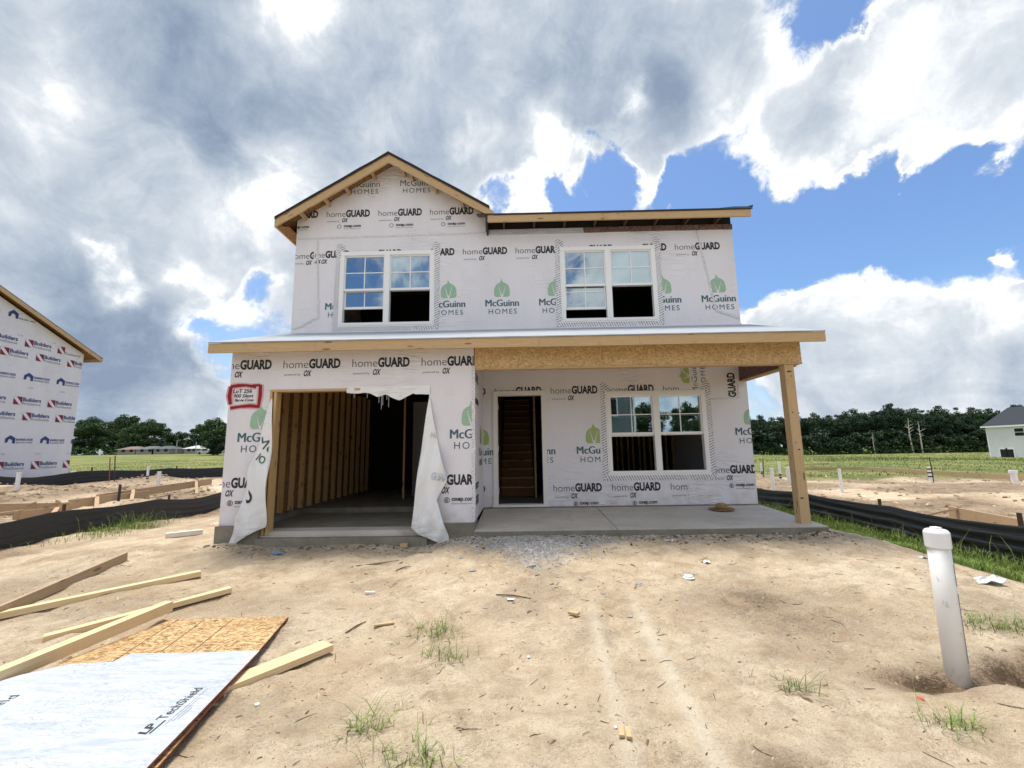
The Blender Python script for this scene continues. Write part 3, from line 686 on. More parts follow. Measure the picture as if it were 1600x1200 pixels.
P.emit(w, lambda a, b: (a, YW-.003, b), [WINS['A'], WINS['B']])
w.build('upper_front_wall', house)
w = MB()
wall_with_holes(w, XG, XR, -.015, 2.9, YW, YW+.15, [WINS['C'], DOOR], WRAP, OSBI)
P = Print(); c0 = (XG+.006, 3.28, .0, 2.6)
for k in range(-2, 3): p_guard(P, .61+1.06*k, 2.055, (XG+.006, 3.05, 0, 3))
for k in range(-2, 3): p_guard(P, .61+1.07*k, .25, (XG+.006, 3.05, -.01, 3), True)
for k in range(-2, 2): p_mcg(P, 1.06+1.055*k, .925, (XG+.006, 1.50, 0, 3), True, GREENB)
c1 = (3.30, XR-.004, -.01, 2.6)
p_guard(P, 3.455, .535, c1, True); p_mcg(P, 4.01, 1.225, c1)
R90 = math.pi/2; cR = (2.98, 4.16, 1.90, 2.9)
P.text('McGuinn', 3.38, 2.02, .62, .10, TEAL, 0, rot=R90, clip=cR); P.text('HOMES', 3.54, 2.10, .52, .085, TEAL, 0, 1.25, rot=R90, clip=cR)
leaf_logo(P, 3.24, 2.36, .30, .20, GREENB, cR, R90)
P.text('GUARD', 4.08, 1.93, .47, .13, INK, .045, rot=R90, clip=cR)
P.emit(w, lambda a, b: (a, YW-.003, b), [WINS['C'], DOOR]); w.build('porch_wall', house)
# flashing tape and stapled laps
t = MB()
for key, (a, b, c, d) in WINS.items():
    e = .135 if key != 'C' else .13
    for x0 in (a-e/2+.02, b+e/2-.02):
        z0, z1 = c-.13, d+.17; n = 1
        tape(t, [(x0-.01, z0), (x0+.012, z1)], e+.03, YW-.0045, TAPEW)
    tape(t, [(a-.1, c-.06), (b+.1, c-.06)], .11, YW-.0062, TAPEW)
    for sx in (a-.02, b+.02): tape(t, [(sx, d+.02), (sx+(.05 if sx > a else -.05), d+.20)], .09, YW-.0080, TAPEW)
tape(t, wobble((XL+.02, 5.30), (KX+.02, 5.34), 14, .008), .035, YW-.0045, TAPES); tape(t, wobble((-4.0, 5.26), (-3.9, 3.62), 10, .006), .032, YW-.0058, TAPES)
tape(t, wobble((-3.93, 3.62), (-4.40, 3.42), 5, .02), .04, YW-.0071, TAPES); tape(t, wobble((3.60, 5.30), (3.86, 3.62), 12, .008), .04, YW-.0045, TAPES)
tape(t, wobble((3.86, 3.62), (4.29, 3.46), 6, .01), .045, YW-.0058, TAPES)
tape(t, wobble((3.03, 2.55), (3.55, 1.98), 6, .01), .03, YW-.0045, TAPES); tape(t, wobble((3.60, 1.90), (4.15, 1.92), 6, .01), .035, YW-.0058, TAPES); tape(t, wobble((4.14, 2.2), (4.12, 1.9), 3, .01), .03, YW-.0071, TAPES)
tape(t, wobble((3.06, .35), (3.07, 0.0), 4, .006), .03, YW-.0045, TAPES)

# garage front with its opening
G0, G1, GT = -3.79, -1.36, 1.955
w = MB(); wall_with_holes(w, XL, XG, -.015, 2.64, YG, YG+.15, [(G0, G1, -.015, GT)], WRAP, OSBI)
w.poly([(XG, YG, -.015), (XG, YW, -.015), (XG, YW, 3.0), (XG, YG, 2.55)], WRAP)
w.poly([(XL, YW, -.015), (XL, YG, -.015), (XL, YG, 2.60), (XL, YW, 3.2)], WRAP)
P = Print(); cg = (XL+.005, XG-.004, -.01, 2.7)
for a in (-4.69, -3.62, -2.55, -1.48): p_guard(P, a, 2.315, cg)
for a in (-4.69, -1.48): p_guard(P, a, .53, cg, True)
for a in (-4.25, -1.04): p_mcg(P, a, 1.20, cg)
# hand-sprayed red square and marker writing
def stroke(pts, w0, mat):
    pts = [Vector((x, y)) for x, y in pts]; V = []; F_ = []
    for i, p in enumerate(pts):
        d = (pts[min(i+1, len(pts)-1)]-pts[max(i-1, 0)]).normalized(); n = Vector((-d.y, d.x))*w0*(.5+.08*math.sin(i*2.1)); V += [tuple(p+n), tuple(p-n)]
    F_ = [(2*i, 2*i+1, 2*i+3, 2*i+2) for i in range(len(pts)-1)]; P.shape(V, F_, 0, 0, mat)
for wd, mt in ((.085, REDPH), (.045, REDP)):
    if mt is REDP: P.emit(w, lambda a, b: (a, YG-.003, b), [(G0, G1, -.1, GT)]); P = Print()
    stroke([(-4.415, 2.045), (-4.30, 2.06), (-4.18, 2.062), (-4.02, 2.035)], wd, mt); stroke([(-4.08, 2.06), (-3.96, 2.06)], wd*.7, mt); stroke([(-3.955, 2.07), (-3.95, 1.9), (-3.965, 1.72)], wd*1.1, mt)
    stroke([(-3.95, 1.73), (-4.1, 1.745), (-4.25, 1.735), (-4.40, 1.715)], wd, mt); stroke([(-4.41, 2.05), (-4.425, 1.9), (-4.40, 1.77)], wd*1.2, mt)
P.emit(w, lambda a, b: (a, YG-.0042, b)); P = Print()
P.text('LoT 256', -4.37, 1.945, .285, .058, INK, .012, shear=.12); P.text('900 Silent', -4.36, 1.875, .30, .050, INK, .010, shear=.2); P.text('Barge Cove', -4.335, 1.815, .28, .040, INK, .018, shear=.15)
P.emit(w, lambda a, b: (a, YG-.0054, b))
P = Print(); P.side = True
for b_, tx in ((.2, 'GUARD'), (.44, 'oxep.com'), (1.75, 'home'), (2.1, 'GUARD')): P.text(tx, YG+.16, b_, .5, .13, INK, .03, rot=R90*0, clip=(YG+.01, YW-.5, 0, 2.5))
P.text('McGuinn', YG+.75, .93, .65, .13, TEAL, 0); leaf_logo(P, YG+1.1, 1.12, .3, .36, GREENB); P.text('HOMES', YG+.8, .77, .55, .1, TEAL, .01)
P.emit(w, lambda a, b: (XG+.003, a, b))
w.build('garage_wall', house)
t = MB()
tp = wobble((XG-.012, 2.3), (XG-.012, .0), 20, .008); _tape(t, tp, .05, YG-.0055, TAPES)
for i in range(11): # tape wraps the corner
    z = .05+i*.21; t.poly([(XG+.004, YG, z), (XG+.004, YG+.06, z+.01), (XG+.004, YG+.055, z+.14), (XG+.004, YG, z+.15)], TAPES, [(z, 0), (z, .06), (z+.15, .06), (z+.15, 0)])
t.build('corner_tape', house)
# rest of the shell
w = MB()
for x, s in ((XL, 1), (XR, -1)):
    w.box(min(x, x+s*.14), max(x, x+s*.14), YW+.152, YB, -.015, 5.40, WRAP); 
w.box(XL, XR, YB, YB+.14, -.015, 5.4, WRAP)
for x, s in ((XL, 1), (XR, -1)):      # side gables
    ym = (YW+YB)/2; h = (ym-YW)*.44
    w.poly([(x+.001*s, YW+.2, 5.4), (x+.001*s, YB, 5.4), (x+.001*s, ym, 5.4+h)], WRAP)
w.build('side_wall', house)
sl_ = MB(); sl_.box(XL-.01, G0-.02, 6.50, 6.9, -.75, -.016, CONCD); sl_.box(G1+.02, XG+.012, 6.50, 6.9, -.75, -.016, CONCD)
sl_.box(XG-.06, XR+.01, 8.14, 8.5, -.75, -.018, CONCD); sl_.box(XL-.01, XR+.01, 8.5, YB+.15, -.75, -.019, CONCD)
sl_.box(XL-.012, XL+.3, 6.9, 8.5, -.75, -.017, CONCD)
sl_.build('foundation', house, bevel=.006)
f = MB(); f.box(G0-.02, G1+.02, 6.44, 6.56, -.75, -.185, CONCD); f.box(G0-.018, G1+.018, 6.56, 6.60, -.75, -.165, CONC); f.box(G0-.019, G1+.019, 6.60, 6.902, -.75, -.112, CONC)
f.box(XL+.3, XG-.05, 6.903, 12.4, -.75, -.111, CONCD)  # floor inside coloured darker to stand for the garage's shade
f.build('garage_floor', house)
# porch slab: pours away from the house
f = MB(); ys0, ys1, xs0, xs1 = 6.44, 8.20, XG+.014, 4.315
def slab_piece(xa, xb):
    P8 = [(xa, ys0, -.70), (xa, ys1, -.70), (xa, ys1, -.028), (xa, ys0, -.112), (xb, ys0, -.70), (xb, ys1, -.70), (xb, ys1, -.028), (xb, ys0, -.112)]; f.hexa(P8, CONC)
f.box(xs0+.005, xs1-.005, ys0-.004, ys0, -.70, -.125, CONCD); f.box(xs1, xs1+.004, ys0, ys1, -.70, -.125, CONCD); slab_piece(xs0, 1.36); slab_piece(1.372, xs1); f.box(1.35, 1.38, ys0+.01, ys1, -.7, -.13, CONCD)
f.build('porch_slab', house, bevel=.008)
# windows
def window(key, raise_l, raise_r):
    a, b, c, d = WINS[key]; y = YW-.022; fr = MB(); F = .055; mx = (a+b)/2; m = .055
    fr.box(a-.03, b+.03, YW-.012, YW-.001, c-.03, c+F-.01, VINYL); fr.box(a-.03, b+.03, YW-.0125, YW-.0015, d-F+.01, d+.03, VINYL)
    fr.box(a, b, y, YW+.09, c, c+F, VINYL); fr.box(a, b, y, YW+.09, d-F, d, VINYL)
    for x in (a, b-F): fr.box(x, x+F, y+.001, YW+.089, c+F, d-F, VINYL)
    fr.box(a-.03, a, YW-.0122, YW-.0012, c+F, d-F, VINYL); fr.box(b, b+.03, YW-.0122, YW-.0012, c+F, d-F, VINYL)
    fr.box(mx-m, mx+m, y-.003, YW+.088, c+F, d-F, VINYL)
    wo = fr.build('window', house, bevel=.003)
    zm = (c+d)/2-.02
    for x0, x1, rz in ((a+F, mx-m, raise_l), (mx+m, b-F, raise_r)):
        u = MB(); yy = YW+.012
        u.box(x0, x1, yy-.012, yy+.025, zm-.02, zm+.025, VINYL); u.box(x0, x1, yy, yy+.02, d-F-.028, d-F, VINYL)
        for q in (x0, x1-.022): u.box(q, q+.022, yy+.001, yy+.021, zm, d-F-.03, VINYL)
        cx = (x0+x1)/2; cz = (zm+.025+d-F-.028)/2
        u.box(cx-.009, cx+.009, yy+.006, yy+.012, zm+.02, d-F-.02, VINYL); u.box(x0+.02, x1-.02, yy+.0055, yy+.0125, cz-.009, cz+.009, VINYL)
        us = u.build('upper_sash', wo)
        g = MB(); g.poly([(x0+.02, yy+.014, zm+.02), (x1-.02, yy+.014, zm+.02), (x1-.02, yy+.014, d-F-.02), (x0+.02, yy+.014, d-F-.02)], GLASS); g.build('upper_pane', wo)
        h = zm-(c+F)+.045; z0 = c+F+rz*(h-.065); z1 = z0+h; y2 = yy+.036; l = MB()
        l.box(x0+.004, x1-.004, y2, y2+.03, z0, z0+.048, VINYL); l.box(x0+.004, x1-.004, y2, y2+.03, min(z1, d-F)-.03, min(z1, d-F), VINYL)
        for q in (x0+.004, x1-.03): l.box(q, q+.026, y2+.001, y2+.029, z0+.04, min(z1, d-F)-.02, VINYL)
        l.box(cx-.009, cx+.009, y2+.008, y2+.014, z0+.04, min(z1, d-F)-.02, VINYL); zc = (z0+z1)/2; l.box(x0+.03, x1-.03, y2+.0075, y2+.0145, zc-.009, zc+.009, VINYL)
        l.build('lower_sash', wo)
        g = MB(); g.poly([(x0+.02, y2+.016, z0+.03), (x1-.02, y2+.016, z0+.03), (x1-.02, y2+.016, min(z1, d-F)-.01), (x0+.02, y2+.016, min(z1, d-F)-.01)], GLASS); g.build('lower_pane', wo)
window('A', .45, 1.0); window('B', .30, 1.0); window('C', .96, .98)
# front door frame
a, b, c, d = DOOR; m = MB()
m.box(a-.0, a+.085, YW-.035, YW+.14, c, d, TRIM); m.box(b-.085, b, YW-.035, YW+.14, c, d, TRIM); m.box(a+.085, b-.085, YW-.034, YW+.139, d-.085, d, TRIM)
m.box(a-.02, b+.02, YW-.06, YW+.14, c-.03, c+.012, TRIM)
do = m.build('door_frame', house, bevel=.004)
m = MB()
for z in (.28, 1.05, 1.82): m = MB(); m.box(a+.086, a+.10, YW-.02, YW+.02, z-.05, z+.05, STEEL); m.build('hinge', do)
# lower roof over garage and porch
RL, RR, YF = -4.582, 4.464, 6.237
r = MB(); z0, z1 = 2.664, 3.335
r.poly([(RL, YF-.012, z0), (RR, YF-.012, z0), (RR, YW-.004, z1), (RL, YW-.004, z1)], UNDER, [(0, 0), (9, 0), (9, 2), (0, 2)])
r.poly([(RL, YW-.004, z1-.03), (RR, YW-.004, z1-.03), (RR, YF-.012, z0-.014), (RL, YF-.012, z0-.014)], OSBI, [(0, 0), (9, 0), (9, 2), (0, 2)])
r.box(RL, RR, YF-.014, YF-.010, z0-.014, z0+.001, UNDER); r.box(XL, XR, YW-.045, YW-.002, z1-.035, z1+.008, WRAP)
for x in (RL, RR): r.poly([(x, YF-.012, z0-.014), (x, YF-.012, z0), (x, YW, z1), (x, YW, z1-.03)], OSBI)
ro = r.build('lower_roof', house)
tf = MB()
for i in range(16):
    x = RL+.03+i*(RR-RL-.06)/15
    tf = MB(); tf.hexa([(x-.019, YF+.04, 2.515), (x+.019, YF+.04, 2.515), (x+.019, YF+.04, 2.645), (x-.019, YF+.04, 2.645), (x-.019, YW-.01, 3.17), (x+.019, YW-.01, 3.17), (x+.019, YW-.01, 3.30), (x-.019, YW-.01, 3.30)], PINE); tf.build('rafter', house)
def fascia(x0, x1, y, z0, z1, dz=0):
    m = MB(); m.box(x0, x1, y, y+.036, z0+dz, z1+dz, PINE); return m.build('fascia_board', house, bevel=.003)
for x0, x1, dz in ((RL, -2.99, 0), (-2.987, .31, .004), (.313, 1.78, 0), (1.783, RR, .002)): fascia(x0, x1, YF, 2.504, 2.648, dz)
# porch beam, its return to the wall, and the post
m = MB()
for x0, x1 in ((XG+.008, 1.30), (1.304, 3.26), (3.264, 4.308)): m.box(x0, x1, 6.585, 6.60, 2.262, 2.60, OSB)
m.box(XG+.008, 4.308, 6.601, 6.72, 2.241, 2.60, PINE); m.box(XG+.008, 4.308, 6.575, 6.60, 2.239, 2.262, PINE)
for i in range(26):
    x = XG+.12+i*.19+random.uniform(-.03, .03); z = 2.50+random.uniform(-.02, .012)
    if random.random() < .7: m.box(x, x+.018, 6.5835, 6.586, z, z+.011, INK)
m.build('porch_beam', house)
m = MB(); m.box(4.175, 4.305, 6.722, YW-.002, 2.245, 2.60, REDOSB); m.box(4.170, 4.31, 6.722, YW-.002, 2.226, 2.246, PINE); m.build('beam_return', house)
m = MB(); zb = -.112+(6.66-6.44)/1.76*.084-.004
m.box(4.045, 4.185, 6.60, 6.74, zb, 2.239, PINE)
for z in (.25, .62, .95, 1.05, 1.5, 2.05, 2.12): m.box(4.10+random.uniform(-.03, .03), 4.115+random.uniform(-.02, .03), 6.596, 6.60, z, z+.018, INK)
m.poly([(4.19, 6.66, 1.62), (4.215, 6.66, 1.75), (4.19, 6.66, 1.98)], PINE)
m.build('porch_post', house, bevel=.0)
# upper main roof
E_ = 7.885; m = MB(); ym = 12.9; zr_ = 5.552; pk = 5.552+(ym-E_)*.44
def roofslab(pts, t=.03):
    up = [Vector(p) for p in pts]; dn = [p-Vector((0, 0, t)) for p in up]; n = len(up)
    m.poly(up, FELT); m.poly(dn[::-1], OSBI, [(p.x, p.y) for p in dn[::-1]])
    for i in range(n): j = (i+1) % n; m.poly([up[j], up[i], dn[i], dn[j]], FELT)
yl = 8.75
roofslab([(KX-.15, E_-.015, zr_), (4.555, E_-.015, zr_), (4.555, ym, pk), (KX-.15, ym, pk)])
roofslab([(-4.69, yl, zr_+(yl-E_)*.44), (KX-.15, yl, zr_+(yl-E_)*.44), (KX-.15, ym, pk), (-4.69, ym, pk)])
roofslab([(-4.69, ym, pk), (4.555, ym, pk), (4.555, YB+.45, zr_), (-4.69, YB+.45, zr_)])
# ragged felt edge sticking up at the right end
m.poly([(3.9, E_-.02, zr_), (4.555, E_-.02, zr_+.001), (4.57, E_-.02, zr_+.05), (4.45, E_-.02, zr_+.018), (4.2, E_-.02, zr_+.022)], FELT)
GX0, GX1, GPZ = -4.70, -.30, 6.905
GS = (GPZ-5.568)/(GX0-PKX)*-1
def gzr(x): return GPZ-abs(x-PKX)*GS
yb = E_+3.3
xr_ = KX+.10
for xe in (GX0, xr_):
    roofslab([(PKX, E_-.02, GPZ), (xe, E_-.02, gzr(xe)), (xe, yb, gzr(xe)), (PKX, yb, GPZ)] if xe > PKX else [(xe, E_-.02, gzr(xe)), (PKX, E_-.02, GPZ), (PKX, yb, GPZ), (xe, yb, gzr(xe))])
# wavy felt lapping over the rake
for sgn, xe in ((-1, GX0), (1, xr_)):
    n = 16
    for i in range(n):
        xa = PKX+(xe-PKX)*i/n; xb = PKX+(xe-PKX)*(i+1)/n; ha = .012+.030*float(vn(i, sgn, 2.2)); hb = .012+.030*float(vn(i+1, sgn, 2.2))
        m.poly([(xa, E_-.03, gzr(xa)-.004), (xb, E_-.03, gzr(xb)-.004), (xb, E_-.028, gzr(xb)+hb), (xa, E_-.028, gzr(xa)+ha)], FELT); m.poly([(xa, E_-.028, gzr(xa)+ha), (xb, E_-.028, gzr(xb)+hb), (xb, E_+.3, gzr(xb)+.004), (xa, E_+.3, gzr(xa)+.004)], FELT)
m.build('upper_roof', house)
# rake boards and lookouts
for sgn, xe in ((-1, GX0), (1, xr_+.08)):
    m = MB(); D = .150
    za, zb_ = GPZ-.032, gzr(xe)-.032
    P8 = [(PKX, E_-.002, za-D-.02), (PKX, E_+.036, za-D-.02), (PKX, E_+.036, za), (PKX, E_-.002, za), (xe, E_-.002, zb_-D), (xe, E_+.036, zb_-D), (xe, E_+.036, zb_), (xe, E_-.002, zb_)]
    m.hexa(P8, PINE); m.build('rake_board', house)
m = MB()
for x in (-4.25, -3.78, -3.38, -2.86, -2.25, -2.08, -1.60, -1.05): z = gzr(x)-.115; m = MB(); m.bar((x, E_+.04, z), (x, YW-.002, z), .038, .088, PINE); m.build('lookout', house)
m = MB(); m.box(GX0, GX0+.036, E_+.04, YW+.8, gzr(GX0)-.18, gzr(GX0)-.033, PINE); m.box(GX0+.04, XL, E_+.05, YW+.7, gzr(GX0)-.175, gzr(GX0)-.16, OSBI); m.build('soffit', house)
fascia(KX+.06, 1.70, E_, 5.385, 5.518); fascia(1.703, 4.525, E_, 5.383, 5.516)
m = MB(); m.box(KX+.02, KX+.056, E_-.002, YW, 5.28, 5.52, INK); m.build('eave_end_board', house)
for i in range(9):
    x = KX+.35+i*.6
    if x < 4.5: m = MB(); m.box(x, x+.038, E_+.04, YW+.1, 5.40, 5.51, STAKE); m.build('rafter_tail', house)  # tails coloured dark in place of the shade under the eave
m = MB(); m.box(KX+.06, 1.35, YW-.03, YW-.002, 5.285, 5.385, FOIL)
for i in range(7): x = 1.36+i*.46; m.box(x, min(x+.45, XR), YW-.03, YW-.002, 5.29+.004*(i % 2), 5.392, REDOSB)
m.build('blocking', house)
m = MB(); m.box(XL, XR, YW+.02, YW+.15, 5.33, 5.60, DARK); m.build('wall_plate', house)
# inside: studs, floor deck, partitions, stairs
m = MB()
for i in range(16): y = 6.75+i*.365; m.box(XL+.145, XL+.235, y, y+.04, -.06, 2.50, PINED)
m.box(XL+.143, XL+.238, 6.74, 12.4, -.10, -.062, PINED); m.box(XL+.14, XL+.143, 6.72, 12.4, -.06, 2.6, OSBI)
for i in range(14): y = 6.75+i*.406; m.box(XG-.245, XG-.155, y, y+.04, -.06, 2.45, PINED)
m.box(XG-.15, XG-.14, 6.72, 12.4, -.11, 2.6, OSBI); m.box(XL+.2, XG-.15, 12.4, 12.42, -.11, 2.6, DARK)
m.box(G0+.05, G0+.09, YG+.001, YG+.14, -.16, GT-.002, PINED); m.box(-3.80, -3.765, 6.565, 6.72, -.16, GT+.003, PINE); m.box(-3.80, -2.4, YG-.008, YG+.14, GT-.002, GT+.032, PINE)
m.box(-2.55, -1.95, 10.5, 10.54, -.1, 2.2, flat('grey_drywall', (.25, .25, .25), .9)); m.box(-2.62, -2.58, 9.9, 9.94, -.1, 2.5, PINED)
m.build('garage_framing', house)
m = MB(); m.box(XL+.14, XR-.14, YW+.15, YB, 2.62, 2.92, OSBI); m.box(XL+.14, XG, YG+.15, YW+.15, 2.56, 2.6, OSBI); m.box(XL+.14, XR-.14, YW+.15, YB, 5.28, 5.32, OSBI); m.build('floor_deck', house)
m = MB()
for i in range(22): x = .95+i*.15+(.02 if i % 2 else 0); m.box(x, x+.04, 12.0, 12.09, -.02, 2.62, PINED)
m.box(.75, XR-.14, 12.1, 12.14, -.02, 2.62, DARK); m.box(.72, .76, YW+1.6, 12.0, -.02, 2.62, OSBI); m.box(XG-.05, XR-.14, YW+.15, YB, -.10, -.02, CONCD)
for yv in (11.5,): m.box(XL+.15, XR-.15, yv, yv+.04, 2.92, 5.28, DARK)
m.build('partition', house)
m = MB()
for i in range(13):
    y = 9.9+i*.25; z = -.0+i*.19; m.box(-.42, .30, y, y+.02, z, z+.185, REDW); m.box(-.43, .31, y-.02, y+.27, z+.186, z+.205, PINE)
m.box(.32, .36, 9.7, 9.79, -.02, 2.6, PINE); m.box(.315, .36, 9.8, 13.2, -.02, 1.6, OSBI); m.box(-.47, -.44, 9.2, 13.2, -.02, 2.6, OSBI)
m.build('staircase', house)
# torn flaps of wrap hanging beside the garage opening
def flap(L, R_, yfn, P=None, name='torn_wrap_flap'):
    zs = sorted({p[1] for p in L} | {p[1] for p in R_}); lo, hi = zs[0], zs[-1]
    Lz = sorted([(z, x) for x, z in L]); Rz = sorted([(z, x) for x, z in R_])
    fx = lambda T, z: float(np.interp(z, [q[0] for q in T], [q[1] for q in T]))
    nv = 46; nu = 14; m = MB()
    def fn(s, t):
        z = lo+(hi-lo)*t; a, b = fx(Lz, z), fx(Rz, z); x = a+(b-a)*s; return (x, yfn(x, z), z)
    m.grid(nu, nv, fn, FLAP)
    if P:
        n0 = len(m.f); P.emit(m, lambda a, b: (a, yfn(a, b)-.009, b)); ok = [i for i in range(len(m.f)) if i < n0 or all(fx(Lz, m.v[q][2])+.004 < m.v[q][0] < fx(Rz, m.v[q][2])-.004 and lo < m.v[q][2] < hi for q in m.f[i])]
        m.f = [m.f[i] for i in ok]; m.mi = [m.mi[i] for i in ok]; m.uv = [m.uv[i] for i in ok]
    return m.build(name, house, smooth=True, solid=.004)
def px(l, Y=6.5): return [on_y(u, v, Y) for u, v in l]
P = Print()
Lz_ = px([(359, 854), (362, 842), (377, 798), (389, 738), (407, 678), (420, 622)]); Rz_ = px([(360, 856), (393, 834), (417, 823), (419, 765), (424, 672), (422, 622)])
P.text('Mc', -3.93, 1.16, .26, .15, TEAL, 0, rot=-.55, clip=(-4.2, -3.74, .6, 1.3)); P.text('HO', -3.98, .98, .22, .11, TEAL, 0, rot=-.6); P.text('RD', -4.16, .46, .26, .15, INK, .045, rot=-.75)
flap(Lz_, Rz_, lambda x, z: 6.545-.10*float(S(1.9, -.2, z))-.028*math.sin((x+.22*z)*26)*float(S(1.9, .9, z))-.02*math.sin(z*7+x*9), P)
Lz_ = px([(700, 853), (672, 841), (644, 826), (652, 756), (659, 690), (669, 622)]); Rz_ = px([(702, 854), (702, 838), (683, 780), (699, 750), (690, 715), (684.5, 696), (676, 650), (671, 622)])
P = Print(); P.text('HOMES', -1.32, 1.22, .28, .08, flat('faint_grey_ink', (.60, .64, .66), .6), .01, rot=-.2); P.text('GUARD', -1.30, .62, .3, .1, flat('fainter_grey_ink', (.60, .64, .70), .6), .03, rot=-.2)
flap(Lz_, Rz_, lambda x, z: 6.545-.12*float(S(1.9, -.2, z))+.026*math.sin((x-.25*z)*24)*float(S(1.9, .9, z))-.02*math.sin(z*8-x*6), P)
m = MB(); n = 30
xs_ = np.linspace(-2.62, -1.345, n+1); dr = [.02+.06*float(vn(i, 3, 2.3))+(.12*math.exp(-((x+1.80)/.14)**2))+(.06*math.exp(-((x+2.15)/.12)**2))+(.03 if x > -1.6 else 0) for i, x in enumerate(xs_)]
for i in range(n):
    q = lambda k: (YG-.012-.01*math.sin(k*1.3))
    m.poly([(xs_[i], q(i), GT-dr[i]), (xs_[i+1], q(i+1), GT-dr[i+1]), (xs_[i+1], YG-.006, GT+.06), (xs_[i], YG-.006, GT+.06)], FLAP)
for x, l in ((-2.12, .18), (-2.08, .30), (-2.06, .22), (-2.0, .12), (-1.97, .26), (-2.3, .08), (-1.8, .10), (-2.5, .07)):
    m.box(x, x+.0035, YG-.02, YG-.0175, GT-.06-l*.8, GT-.02, FLAP)
m.build('ragged_wrap_edge', house)

# ---------------------------------------------------------------- neighbouring houses
NX = -21.0
nb = thing('neighbour_house', (NX-4, 16, .0), 'unfinished house at the left edge, wrapped in white sheeting with blue and maroon logos', 'house')
EZ, EY, PY = 5.90, 20.35, 14.6; PZ = EZ+(EY-PY)*.44
w = MB(); y0n = 2*PY-EY
w.poly([(NX, y0n, -.5), (NX, EY, -.5), (NX, EY, EZ), (NX, PY, PZ), (NX, y0n, EZ)], WRAPB); w.poly([(NX, EY, -.5), (NX-9, EY, -.5), (NX-9, EY, EZ), (NX, EY, EZ)], WRAPB); w.poly([(NX-9, y0n, -.5), (NX, y0n, -.5), (NX, y0n, EZ), (NX-9, y0n, EZ)], WRAPB)
w.poly([(NX-9, EY, -.5), (NX-9, y0n, -.5), (NX-9, y0n, EZ), (NX-9, PY, PZ), (NX-9, EY, EZ)], WRAPB)
P = Print(); P.side = True; cn = (y0n+.02, EY-.01, -.3, 9)
def bfs(y, z, k=.93, clip=cn):
    P.rect(y, y+.34*k, z, z+.36*k, MAROON, clip); P.shape(np.array([(.0, .36), (.10, .36), (.34, .05), (.34, 0), (.24, 0), (0, .27)])*k, [(0, 1, 2, 3, 4, 5)], y, z, WRAPB, 0, clip)
    P.text('Builders', y+.37*k, z+.17*k, .76*k, .17*k, NAVY, .02, clip=clip); P.text('FirstSource', y+.37*k, z+.01, .76*k, .12*k, INKG, .0, clip=clip)
def barr(y, z):
    pts = [(0, .03), (.0, .20), (.17, .34), (.36, .22), (.36, .0), (.26, .0), (.26, .12), (.2, .17), (.12, .17), (.08, .03)]
    P.shape(pts, [(0, 1, 2, 9), (2, 8, 9), (2, 3, 7, 8), (3, 4, 5, 6), (3, 6, 7)], y, z, NAVY, 0, cn)
    P.text('BARRICADE', y+.40, z+.12, .62, .09, NAVY, .02, clip=cn); P.text('BUILDING WRAP', y+.40, z+.01, .62, .065, NAVY, 0, clip=cn)
for i in range(-6, 6):
    o = i*1.33
    barr(17.05+o, 6.78 if i else 6.78); bfs(17.80+o, 5.70); bfs(18.30+o, 5.18, .9); barr(17.95+o, 4.27); bfs(17.70+o, 3.22); bfs(18.12+o, 2.58); barr(17.62+o, 1.60); bfs(18.72+o, .52)
    for z, q in ((6.1, .9), (3.95, .25), (1.15, .9)): P.text('No. 1 Quality', 17.9+o+q, z, .22, .05, INKG, 0, clip=cn)
# nothing above the sloping edge of the wall
P.items = [it for it in P.items if (it[0][:, 1].max() < EZ+(EY-it[0][:, 0].max())*.44-.02) or it[0][:, 0].max() > EY and it[0][:, 1].max() < EZ]
P.emit(w, lambda a, b: (NX+.012, a, b)); w.build('wall', nb)
r = MB(); sl2 = .44
def nroof(y_in, z_in, y_out, z_out):
    up = [(NX+.35, y_in, z_in), (NX+.35, y_out, z_out), (NX-9.35, y_out, z_out), (NX-9.35, y_in, z_in)]; dn = [(x, y, z-.03) for x, y, z in up]
    r.poly(up, FELT); r.poly(dn[::-1], OSBI, [(0, 0), (9, 0), (9, 5), (0, 5)]); 
    for i in range(4): j = (i+1) % 4; r.poly([up[i], up[j], dn[j], dn[i]], FELT)
nroof(PY, PZ+.20, EY+.62, EZ+.20-.62*sl2+.0); nroof(PY, PZ+.20, y0n-.62, EZ+.20-.62*sl2)
r.build('roof', nb)
for ye in (EY+.62, y0n-.62):
    m = MB(); ze = EZ+.17-.62*sl2; zp = PZ+.17
    m.hexa([(NX+.31, PY, zp-.17), (NX+.35, PY, zp-.17), (NX+.35, PY, zp), (NX+.31, PY, zp), (NX+.31, ye, ze-.17), (NX+.35, ye, ze-.17), (NX+.35, ye, ze), (NX+.31, ye, ze)], PINE); m.build('rake_board', nb)
m = MB(); m.box(NX-9.3, NX+.30, EY+.58, EY+.62, EZ-.27, EZ-.11, PINE); m.build('fascia_board', nb)
KS = 23/21.; nb.location = Vector((nb.location.x*KS, nb.location.y*KS, CZ+(nb.location.z-CZ)*KS)); nb.scale = (KS,)*3
